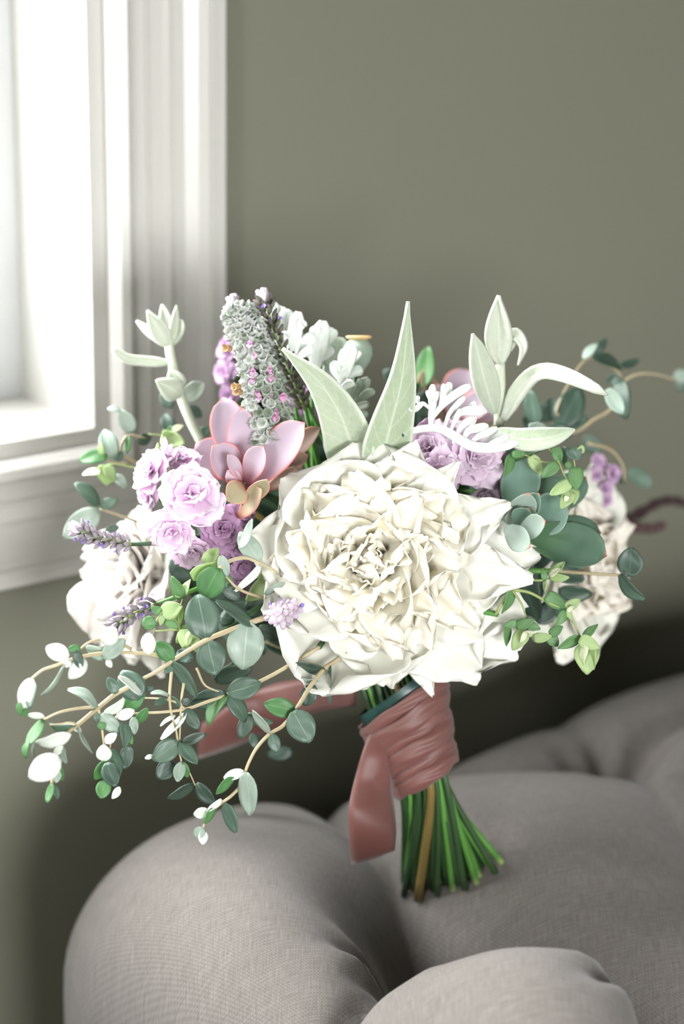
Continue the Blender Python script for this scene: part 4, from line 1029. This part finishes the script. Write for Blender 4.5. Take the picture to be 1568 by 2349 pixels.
# ------ eucalyptus
GE = 'eucalyptus branches'
branch('eucalyptus_branch', 'longest eucalyptus branch sweeping down to the lower left', 'foliage', [
    ('B', [(1150, 370), (1000, 400), (830, 455), (620, 535), (510, 580), (370, 660), (230, 750), (100, 840), (0, 890)], 1.5),
    ('A', [(1215, 620), (1100, 680), (950, 760), (800, 880), (620, 1030), (530, 1100), (480, 1200), (440, 1300), (400, 1430), (385, 1570)], 1.2),
    ('A', [(800, 870), (710, 875), (580, 890), (450, 920), (310, 985)], .8),
    ('A', [(620, 1030), (560, 1010), (480, 1020), (370, 1030)], .5)],
    [('B', 490, 570, 430, 222, 290, 'e', -.006), ('B', 830, 440, 790, 822, 300, 'p'), ('B', 510, 590, 570, 866, 240, 'e', .004), ('B', 230, 750, 105, 600, 140, 'g'), ('B', 230, 760, 420, 1045, 130, 'e'),
     ('B', 240, 735, 170, 850, 90, 'e', .004), ('B', 880, 470, 575, 270, 130, 'e'), ('B', 260, 690, 395, 740, 130, 'd', .006),
     ('A', 1190, 790, 1010, 550, 250, 'e'), ('A', 1195, 755, 985, 595, 55, 'w', -.006), ('A', 970, 745, 895, 605, 115, 'e'), ('A', 1225, 715, 1310, 700, 50, 'd'), ('A', 795, 872, 540, 700, 75, 'p', -.004), ('A', 790, 872, 712, 880, 45, 'd'),
     ('A', 320, 960, 170, 938, 50, 'w'), ('A', 312, 985, 160, 1215, 115, 'g'), ('A', 175, 1180, 150, 1330, 52, 'g'), ('A', 228, 1190, 215, 1330, 30, 'p'),
     ('A', 600, 1045, 360, 1030, 60, 'e'), ('A', 650, 1090, 480, 1020, 45, 'w'), ('A', 555, 1108, 240, 1195, 115, 'w', -.005), ('A', 625, 1055, 745, 1285, 45, 'p'), ('A', 490, 1225, 405, 1290, 75, 'w'), ('A', 490, 1235, 515, 1375, 45, 'p'),
     ('A', 460, 1330, 185, 1510, 240, 'w', -.012), ('A', 425, 1380, 430, 1550, 105, 'p'), ('A', 455, 1380, 480, 1530, 70, 'g'), ('A', 390, 1560, 345, 1730, 72, 'g'), ('A', 410, 1570, 440, 1700, 55, 'e')],
    [(30, .955), (150, .965), (260, .985), (400, .995), (700, 1.02)], GE, join=True)
branch('eucalyptus_branch', 'eucalyptus branch arching to the far left with round pale leaves', 'foliage', [
    ('A', [(1480, 440), (1300, 400), (1150, 385), (920, 380), (690, 410), (540, 450), (470, 480), (380, 510), (300, 540), (200, 620)], 1.0),
    ('A', [(1100, 350), (960, 270), (830, 260), (720, 290), (640, 350)], .9)],
    [('A', 850, 300, 960, 155, 170, 'w'), ('A', 850, 430, 1040, 260, 150, 'p'), ('A', 900, 425, 695, 325, 115, 'p', .004), ('A', 885, 440, 920, 515, 60, 'w'), ('A', 540, 420, 335, 335, 160, 'w'), ('A', 645, 345, 535, 350, 80, 'g'), ('A', 600, 365, 650, 525, 95, 'd'),
     ('A', 545, 445, 505, 510, 80, 'w'), ('A', 690, 440, 545, 615, 145, 'w'), ('A', 500, 490, 300, 765, 55, 'p'), ('A', 205, 615, 130, 900, 150, 'w'), ('A', 225, 640, 190, 885, 95, 'e'), ('A', 95, 830, 110, 945, 60, 'g'), ('A', 160, 880, 150, 965, 45, 'g'),
     ('B', 30, 530, 40, 705, 120, 'w', -.01), ('B', -10, 430, 98, 470, 115, 'g')],
    [(60, .955), (200, .97), (330, .99), (420, 1.01)], GE)
branch('eucalyptus_branch', 'hanging eucalyptus sprig with stacked dark and bright leaves below the long branch', 'foliage', [
    ('A', [(805, 880), (830, 1000), (850, 1150), (860, 1250), (870, 1360)], .7), ('A', [(1055, 720), (1010, 850), (970, 950)], .6), ('A', [(970, 950), (930, 1120), (910, 1240)], .6)],
    [('A', 800, 925, 790, 1010, 60, 'e'), ('A', 830, 935, 1000, 1100, 140, 'p'), ('A', 830, 1000, 845, 1075, 80, 'g'), ('A', 860, 930, 1040, 800, 90, 'w'), ('A', 1050, 880, 1220, 745, 150, 'g', .01), ('A', 980, 970, 1130, 900, 100, 'w'), ('A', 1150, 1010, 1250, 880, 90, 'g', .005), ('A', 1125, 960, 1130, 1115, 85, 'p'),
     ('A', 1030, 1000, 1040, 1235, 110, 'e'), ('A', 865, 1190, 970, 1110, 90, 'w'), ('A', 860, 1355, 850, 1212, 142, 'w', -.006), ('A', 870, 1350, 780, 1530, 110, 'g'), ('A', 880, 1370, 960, 1585, 165, 'd', -.004), ('A', 920, 1250, 1000, 1490, 110, 'e'), ('A', 1080, 1210, 1040, 1425, 130, 'd', .006), ('A', 1075, 1110, 1110, 1205, 60, 'g', .006), ('A', 870, 1530, 830, 1692, 140, 'g'), ('A', 1000, 1590, 930, 1695, 65, 'w')],
    [(200, .985), (320, .995)], GE)
branch('eucalyptus_branch', 'eucalyptus branch with dark leaves passing in front of the blurred ribbon tail', 'foliage', [
    ('B', [(1400, 640), (1160, 790), (920, 920), (670, 1020), (480, 1090), (330, 1140), (120, 1165), (0, 1170), (-180, 1190)], 1.0), ('B', [(420, 810), (490, 950), (640, 1010)], .7), ('B', [(330, 1140), (250, 1080), (120, 1055), (0, 1050)], .7)],
    [('B', 655, 1005, 372, 1100, 150, 'd'), ('B', 670, 1012, 935, 930, 185, 'e', -.004), ('B', 660, 1020, 508, 1262, 110, 'g'), ('B', 665, 1030, 820, 1235, 135, 'e'), ('B', 565, 910, 860, 810, 130, 'd', .03), ('B', 850, 1180, 765, 1372, 122, 'd', .01), ('B', 810, 1180, 1030, 1250, 90, 'e', .015), ('B', 870, 1330, 880, 1450, 75, 'd', .05), ('B', 1190, 1480, 985, 1500, 120, 'd', .09),
     ('B', 200, 1030, 55, 1010, 45, 'p'), ('B', 290, 1115, 190, 1030, 40, 'e'), ('B', 180, 1060, 75, 1105, 62, 'd'), ('B', 300, 1085, 372, 1065, 70, 'd'), ('B', 335, 1140, 435, 1300, 115, 'd'), ('B', 250, 1190, 130, 1272, 35, 'w'), ('B', 340, 1165, 140, 1385, 55, 'w')],
    [(200, 1.0), (420, 1.0), (700, 1.03)], GE, join=True)
branch('eucalyptus_branch', 'drooping eucalyptus twig with paired oval leaves below the dark leaved branch', 'foliage', [
    ('B', [(230, 760), (215, 900), (205, 1050), (220, 1180), (255, 1300), (275, 1440), (300, 1560)], .8), ('B', [(320, 930), (300, 1060), (290, 1250), (285, 1385)], .7), ('B', [(300, 1560), (360, 1640), (410, 1750)], .5)],
    [('B', 275, 1400, 72, 1545, 172, 'e'), ('B', 280, 1400, 425, 1575, 112, 'e'), ('B', 300, 1400, 502, 1345, 72, 'd'), ('B', 72, 1510, 8, 1532, 40, 'w'), ('B', 235, 1565, 105, 1690, 152, 'd', .006), ('B', 300, 1560, 265, 1718, 95, 'p'), ('B', 315, 1560, 350, 1685, 72, 'g'), ('B', 400, 1740, 188, 1855, 82, 'd', .03), ('B', 420, 1730, 560, 1895, 110, 'd', .03)],
    [(330, 1.0), (480, 1.0)], GE)
branch('eucalyptus_branch', 'eucalyptus branch curving down in front of the ribbon with a curled tip', 'foliage', [
    ('B', [(1600, 700), (1520, 760), (1440, 815), (1340, 940), (1250, 1085), (1190, 1180), (1100, 1280), (1000, 1340), (900, 1450), (840, 1560), (810, 1640)], 1.2),
    ('B', [(810, 1640), (780, 1740), (700, 1830), (620, 1890), (540, 1960), (490, 2040), (470, 2090)], .85)],
    [('B', 1450, 825, 1165, 775, 85, 'd'), ('B', 1488, 790, 1490, 1092, 46, 'e'), ('B', 1395, 915, 1258, 892, 40, 'p'), ('B', 1350, 940, 1285, 1112, 135, 'd', .003), ('B', 1205, 1155, 962, 1095, 155, 'g'), ('B', 1190, 1155, 1330, 1402, 232, 'e', -.004), ('B', 1005, 1335, 868, 1145, 58, 'p'), ('B', 1015, 1335, 1065, 1485, 102, 'e'),
     ('B', 800, 1640, 638, 1690, 82, 'w'), ('B', 720, 1685, 572, 1812, 75, 'g'), ('B', 820, 1645, 845, 1985, 142, 'p', -.006), ('B', 620, 1860, 505, 1960, 50, 'w'), ('B', 520, 1950, 398, 1985, 90, 'w'), ('B', 570, 1925, 480, 2055, 60, 'g'), ('B', 640, 1890, 735, 2125, 112, 'e'), ('B', 480, 2090, 405, 2160, 90, 'p'), ('B', 475, 2110, 470, 2220, 80, 'w')],
    [(440, .985), (600, .99), (780, 1.03)], GE, join=True)
branch('eucalyptus_branch', 'cluster of eucalyptus leaves left of the cream peony with a looping twig', 'foliage', [
    ('B', [(950, 250), (760, 180), (640, 60), (600, 10)], .8), ('C', [(985, 412), (1060, 362), (1150, 345), (1220, 370), (1320, 420), (1390, 490)], 1.0)],
    [('B', 600, 10, 470, 250, 232, 'g'), ('C', 1240, 365, 1110, 190, 125, 'p'), ('C', 1240, 385, 1090, 552, 32, 'w'), ('C', 1110, 290, 1195, 108, 40, 'p'), ('C', 1270, 570, 1390, 490, 30, 'p'), ('C', 1250, 390, 1380, 480, 100, 'd', .01), ('C', 1000, 330, 1040, 455, 70, 'p'), ('B', 620, 130, 760, 270, 130, 'd', .012), ('B', 610, 390, 725, 430, 150, 'd', .015), ('B', 1020, 215, 810, 340, 170, 'd', .02), ('B', 640, 60, 700, 180, 90, 'g', .01)],
    [(470, 1.0), (680, 1.03)], GE)
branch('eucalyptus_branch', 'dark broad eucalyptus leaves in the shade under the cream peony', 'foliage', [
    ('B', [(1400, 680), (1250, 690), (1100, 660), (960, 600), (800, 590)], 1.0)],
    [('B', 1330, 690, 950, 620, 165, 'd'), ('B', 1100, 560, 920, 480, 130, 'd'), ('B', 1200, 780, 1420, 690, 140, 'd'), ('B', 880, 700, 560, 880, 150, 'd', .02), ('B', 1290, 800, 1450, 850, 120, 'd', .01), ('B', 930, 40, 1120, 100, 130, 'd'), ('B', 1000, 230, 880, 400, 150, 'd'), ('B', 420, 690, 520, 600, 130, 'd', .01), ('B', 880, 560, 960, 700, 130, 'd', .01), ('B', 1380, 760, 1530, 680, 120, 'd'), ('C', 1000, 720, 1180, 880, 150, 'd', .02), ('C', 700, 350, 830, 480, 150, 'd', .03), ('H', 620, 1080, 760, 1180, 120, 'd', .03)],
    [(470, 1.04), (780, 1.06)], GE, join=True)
branch('eucalyptus_branch', 'blurred blue-green eucalyptus sprig at upper left, in front of the casing', 'foliage', [
    ('F', [(560, 1230), (420, 1150), (360, 1110), (400, 1000), (520, 1010)], 1.0), ('F', [(420, 1180), (300, 1170), (260, 1130)], .7), ('F', [(470, 1560), (330, 1510), (220, 1475)], .8)],
    [('F', 440, 975, 360, 830, 110, 'p'), ('F', 360, 835, 275, 818, 36, 'p'), ('F', 320, 1145, 250, 958, 130, 'p'), ('F', 275, 1130, 93, 1150, 95, 'g'), ('F', 400, 1110, 415, 1000, 42, 'g'), ('F', 320, 1155, 375, 1105, 60, 'e'), ('F', 218, 1455, 65, 1303, 92, 'e'), ('F', 230, 1460, 340, 1415, 75, 'e'), ('F', 215, 1485, -10, 1660, 165, 'p'), ('F', 350, 1590, 258, 1625, 55, 'd'), ('F', 330, 1250, 400, 1340, 70, 'p'),
     ('F', 700, 810, 620, 725, 80, 'd', .03), ('F', 800, 810, 890, 870, 80, 'd', .03), ('F', 690, 980, 650, 850, 90, 'd', .03), ('F', 860, 1000, 950, 950, 80, 'e', .02), ('F', 830, 1120, 715, 1100, 70, 'e', .01), ('F', 470, 1040, 560, 1000, 80, 'd', .02)],
    [(150, 1.085), (260, 1.09), (400, 1.1)], GE, join=True)
branch('eucalyptus_branch', 'eucalyptus twig with one round dark leaf sticking out at the right edge', 'foliage', [
    ('D', [(620, 930), (820, 945), (960, 955), (1080, 960), (1150, 958)], 1.0)],
    [('D', 1165, 975, 1180, 758, 195, 'd'), ('D', 1095, 960, 1272, 1145, 88, 'e'), ('D', 595, 880, 830, 1000, 175, 'd', .02), ('D', 640, 1075, 890, 1105, 115, 'd', .02), ('D', 370, 780, 480, 1290, 240, 'd', .02), ('D', 480, 1310, 650, 1150, 160, 'd', .02), ('D', 380, 1000, 520, 1130, 200, 'd', .03), ('D', 250, 1300, 330, 1150, 130, 'd', .03), ('D', 640, 1180, 700, 1290, 110, 'd', .01)],
    [(1180, 1.07), (1450, 1.04)], GE, join=P(1273, 1310, 1.065))
branch('eucalyptus_branch', 'blurred eucalyptus sprays fanning out at the upper right, by the bare wall', 'foliage', [
    ('E', [(700, 980), (880, 970), (1000, 890), (1100, 830), (1150, 720), (1160, 600), (1000, 490)], 1.0), ('E', [(1140, 680), (1230, 620), (1300, 600), (1400, 605), (1520, 640)], .8), ('E', [(840, 880), (760, 830), (900, 560), (990, 490)], .7), ('E', [(960, 1040), (1100, 1080), (1180, 1180), (1190, 1280)], .9)],
    [('E', 930, 505, 1020, 410, 50, 'p'), ('E', 1000, 475, 1080, 375, 62, 'd'), ('E', 985, 490, 1175, 570, 82, 'd'), ('E', 1165, 545, 1285, 512, 60, 'd'), ('E', 1160, 615, 1075, 655, 62, 'e'), ('E', 1085, 695, 1180, 855, 105, 'p', -.06), ('E', 1165, 640, 1200, 885, 130, 'd', -.04), ('E', 1110, 645, 1210, 690, 85, 'd'), ('E', 1510, 640, 1590, 590, 90, 'p', .05), ('E', 1520, 655, 1570, 705, 70, 'd', .05),
     ('E', 1220, 1210, 1370, 1320, 110, 'e', .08), ('E', 780, 940, 910, 690, 190, 'd'), ('E', 640, 940, 595, 700, 105, 'e'), ('E', 700, 965, 585, 925, 82, 'p', -.05), ('E', 820, 930, 960, 880, 130, 'd', .02), ('E', 680, 900, 740, 760, 120, 'd', .02), ('E', 930, 1000, 1040, 1100, 110, 'e', .04), ('E', 1130, 1190, 1185, 1300, 60, 'd', .04), ('E', 560, 930, 640, 860, 110, 'd', .02), ('E', 700, 960, 860, 980, 120, 'd', -.02)],
    [(1180, 1.12), (1350, 1.16), (1560, 1.2)], GE, join=True)
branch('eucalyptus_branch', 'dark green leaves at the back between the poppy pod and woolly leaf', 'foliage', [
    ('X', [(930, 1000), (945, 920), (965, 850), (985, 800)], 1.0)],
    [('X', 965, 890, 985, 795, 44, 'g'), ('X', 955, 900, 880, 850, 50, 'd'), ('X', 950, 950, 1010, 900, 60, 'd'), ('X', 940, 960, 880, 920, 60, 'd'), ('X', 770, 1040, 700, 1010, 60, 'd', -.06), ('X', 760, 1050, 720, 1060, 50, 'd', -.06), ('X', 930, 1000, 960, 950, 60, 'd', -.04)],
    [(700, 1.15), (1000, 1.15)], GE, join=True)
# backing collar of broad shaded leaves that fills the heart of the bouquet
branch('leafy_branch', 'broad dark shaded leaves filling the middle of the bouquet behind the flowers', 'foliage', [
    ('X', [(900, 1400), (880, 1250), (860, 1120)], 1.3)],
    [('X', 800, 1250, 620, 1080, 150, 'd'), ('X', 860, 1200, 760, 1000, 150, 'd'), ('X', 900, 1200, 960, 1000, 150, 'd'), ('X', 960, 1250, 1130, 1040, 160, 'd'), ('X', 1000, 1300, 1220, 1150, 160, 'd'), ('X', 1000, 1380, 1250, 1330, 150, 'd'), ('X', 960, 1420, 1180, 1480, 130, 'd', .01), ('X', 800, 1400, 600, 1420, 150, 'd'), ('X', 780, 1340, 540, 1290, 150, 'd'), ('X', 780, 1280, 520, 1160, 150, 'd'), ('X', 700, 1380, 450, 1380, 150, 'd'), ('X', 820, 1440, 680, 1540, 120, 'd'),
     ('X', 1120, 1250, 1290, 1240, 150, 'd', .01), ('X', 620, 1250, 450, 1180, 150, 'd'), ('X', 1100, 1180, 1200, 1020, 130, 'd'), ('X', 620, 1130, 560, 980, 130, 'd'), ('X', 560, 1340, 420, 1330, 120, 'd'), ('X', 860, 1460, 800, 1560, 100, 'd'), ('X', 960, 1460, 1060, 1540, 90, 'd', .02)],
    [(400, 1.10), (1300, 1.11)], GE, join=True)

# ------ oregano with pale hop-like bracts
GO = 'oregano sprigs'
branch('oregano_sprig', 'oregano sprig with pale green hop-like bracts dangling at the lower right', 'foliage', [
    ('D', [(180, 1250), (300, 1065), (420, 1005), (520, 1000), (575, 985)], 1.0), ('D', [(300, 1068), (430, 1090), (560, 1160), (690, 1225), (760, 1320), (805, 1420)], 1.0), ('D', [(300, 1068), (370, 1170), (410, 1290)], .8)],
    [('D', 300, 1050, 232, 1245, 75, 'o'), ('D', 570, 965, 692, 865, 70, 'l'), ('D', 575, 970, 722, 980, 72, 'l'), ('D', 580, 970, 660, 910, 40, 'y', -.002), ('D', 545, 1000, 525, 910, 50, 'o'), ('D', 540, 1005, 545, 1085, 26, 'l'),
     ('D', 555, 1105, 695, 1215, 115, 'o'), ('D', 700, 1225, 620, 1340, 70, 'o'), ('D', 700, 1205, 805, 1140, 80, 'l'), ('D', 705, 1220, 745, 1295, 45, 'l'), ('D', 710, 1230, 760, 1190, 30, 'y', -.002),
     ('D', 330, 1345, 465, 1290, 85, 'o'), ('D', 415, 1325, 510, 1360, 70, 'o'), ('D', 340, 1310, 235, 1340, 60, 'o'), ('D', 275, 1340, 258, 1485, 52, 'o'), ('D', 400, 1370, 305, 1515, 118, 'l'), ('D', 385, 1385, 505, 1395, 42, 'y'), ('D', 400, 1380, 360, 1460, 40, 'y', -.004), ('D', 460, 1430, 595, 1410, 75, 'l'), ('D', 580, 1400, 675, 1340, 75, 'o'), ('D', 575, 1410, 640, 1485, 90, 'o'),
     ('D', 805, 1425, 638, 1500, 70, 'o'), ('D', 830, 1420, 932, 1325, 52, 'o'), ('D', 800, 1430, 945, 1500, 105, 'l', -.004), ('D', 850, 1470, 855, 1692, 190, 'l'), ('D', 880, 1480, 900, 1660, 90, 'l', -.003), ('D', 850, 1480, 825, 1640, 48, 'y', -.006)],
    [(1100, 1.03), (1400, 1.02)], GO, smat='gstem', rad=.0009, shape='bract', lname='bract', join=P(1140, 1409, 1.03))
branch('oregano_sprig', 'oregano sprig with small green leaves draped over the green succulent', 'foliage', [
    ('D', [(560, 10), (640, 120), (690, 230), (740, 270)], .8), ('D', [(740, 20), (765, 160), (770, 180)], .7), ('D', [(600, 130), (540, 130), (460, 100), (380, 70)], .7)],
    [('D', 735, 270, 580, 372, 95, 'l'), ('D', 745, 345, 660, 470, 100, 'l'), ('D', 750, 300, 760, 440, 70, 'l', .003), ('D', 710, 380, 690, 420, 40, 'y', -.003), ('D', 770, 165, 775, 335, 115, 'o'), ('D', 640, 140, 515, 240, 95, 'o'), ('D', 625, 20, 650, 145, 85, 'o'), ('D', 690, 10, 695, 165, 50, 'd'), ('D', 740, 20, 790, 115, 120, 'e'), ('D', 795, 15, 830, 60, 60, 'l'), ('D', 440, 85, 530, 225, 95, 'l'), ('D', 300, 80, 245, 235, 80, 'o'), ('D', 300, 75, 420, 60, 62, 'o'), ('D', 800, 190, 720, 340, 60, 'o', .004), ('D', 700, 130, 740, 180, 50, 'o')],
    [(1150, 1.045), (1340, 1.03)], GO, smat='gstem', rad=.0008, shape='bract', lname='bract', join=True)
branch('oregano_sprig', 'oregano cluster with lime bracts between the left peony and eucalyptus', 'foliage', [
    ('B', [(420, 650), (330, 560), (250, 420), (200, 330), (130, 390), (60, 480)], .9), ('B', [(250, 420), (300, 300), (330, 160)], .8), ('B', [(430, 700), (300, 520), (90, 515)], .8)],
    [('B', 145, 365, 310, 320, 150, 'l'), ('B', 300, 260, 225, 75, 105, 'o'), ('B', 345, 205, 248, 235, 62, 'y'), ('B', 320, 240, 370, 100, 60, 'l'), ('B', 340, 180, 290, 150, 50, 'l'), ('B', 380, 480, 260, 610, 120, 'l'), ('B', 350, 500, 440, 640, 120, 'l'), ('B', 330, 500, 330, 670, 120, 'l', -.003), ('B', 360, 520, 350, 640, 50, 'y', -.006), ('B', 170, 430, 275, 490, 75, 'o'), ('B', 130, 370, 60, 320, 70, 'o'), ('B', 150, 390, 130, 470, 50, 'l'), ('B', 300, 330, 280, 480, 36, 'l'), ('B', 420, 640, 450, 690, 60, 'l'),
     ('C', 820, 460, 995, 375, 85, 'l'), ('C', 905, 385, 985, 285, 95, 'l', .004), ('C', 1330, 470, 1155, 605, 125, 'l', .01), ('C', 1330, 480, 1200, 440, 70, 'l', .012)],
    [(330, 1.0), (460, 1.01), (640, 1.03)], GO, smat='gstem', rad=.0009, shape='bract', lname='bract', join=True)
branch('oregano_sprig', 'blurred lime oregano bracts at upper left near the window sill', 'foliage', [
    ('F', [(640, 1120), (660, 1050), (640, 1000), (540, 985)], .8), ('F', [(560, 1240), (420, 1200), (300, 1180), (260, 1195)], .8)],
    [('F', 640, 1000, 780, 1050, 110, 'l'), ('F', 720, 1080, 640, 960, 110, 'l'), ('F', 700, 960, 770, 930, 40, 'y'), ('F', 680, 1000, 690, 930, 50, 'o'), ('F', 255, 1185, 275, 1320, 125, 'l'), ('F', 270, 1190, 315, 1300, 80, 'l'), ('F', 230, 1230, 110, 1250, 50, 'y'), ('F', 240, 1120, 230, 1040, 36, 'l')],
    [(150, 1.085), (400, 1.09)], GO, smat='gstem', rad=.0008, shape='bract', lname='bract', join=True)
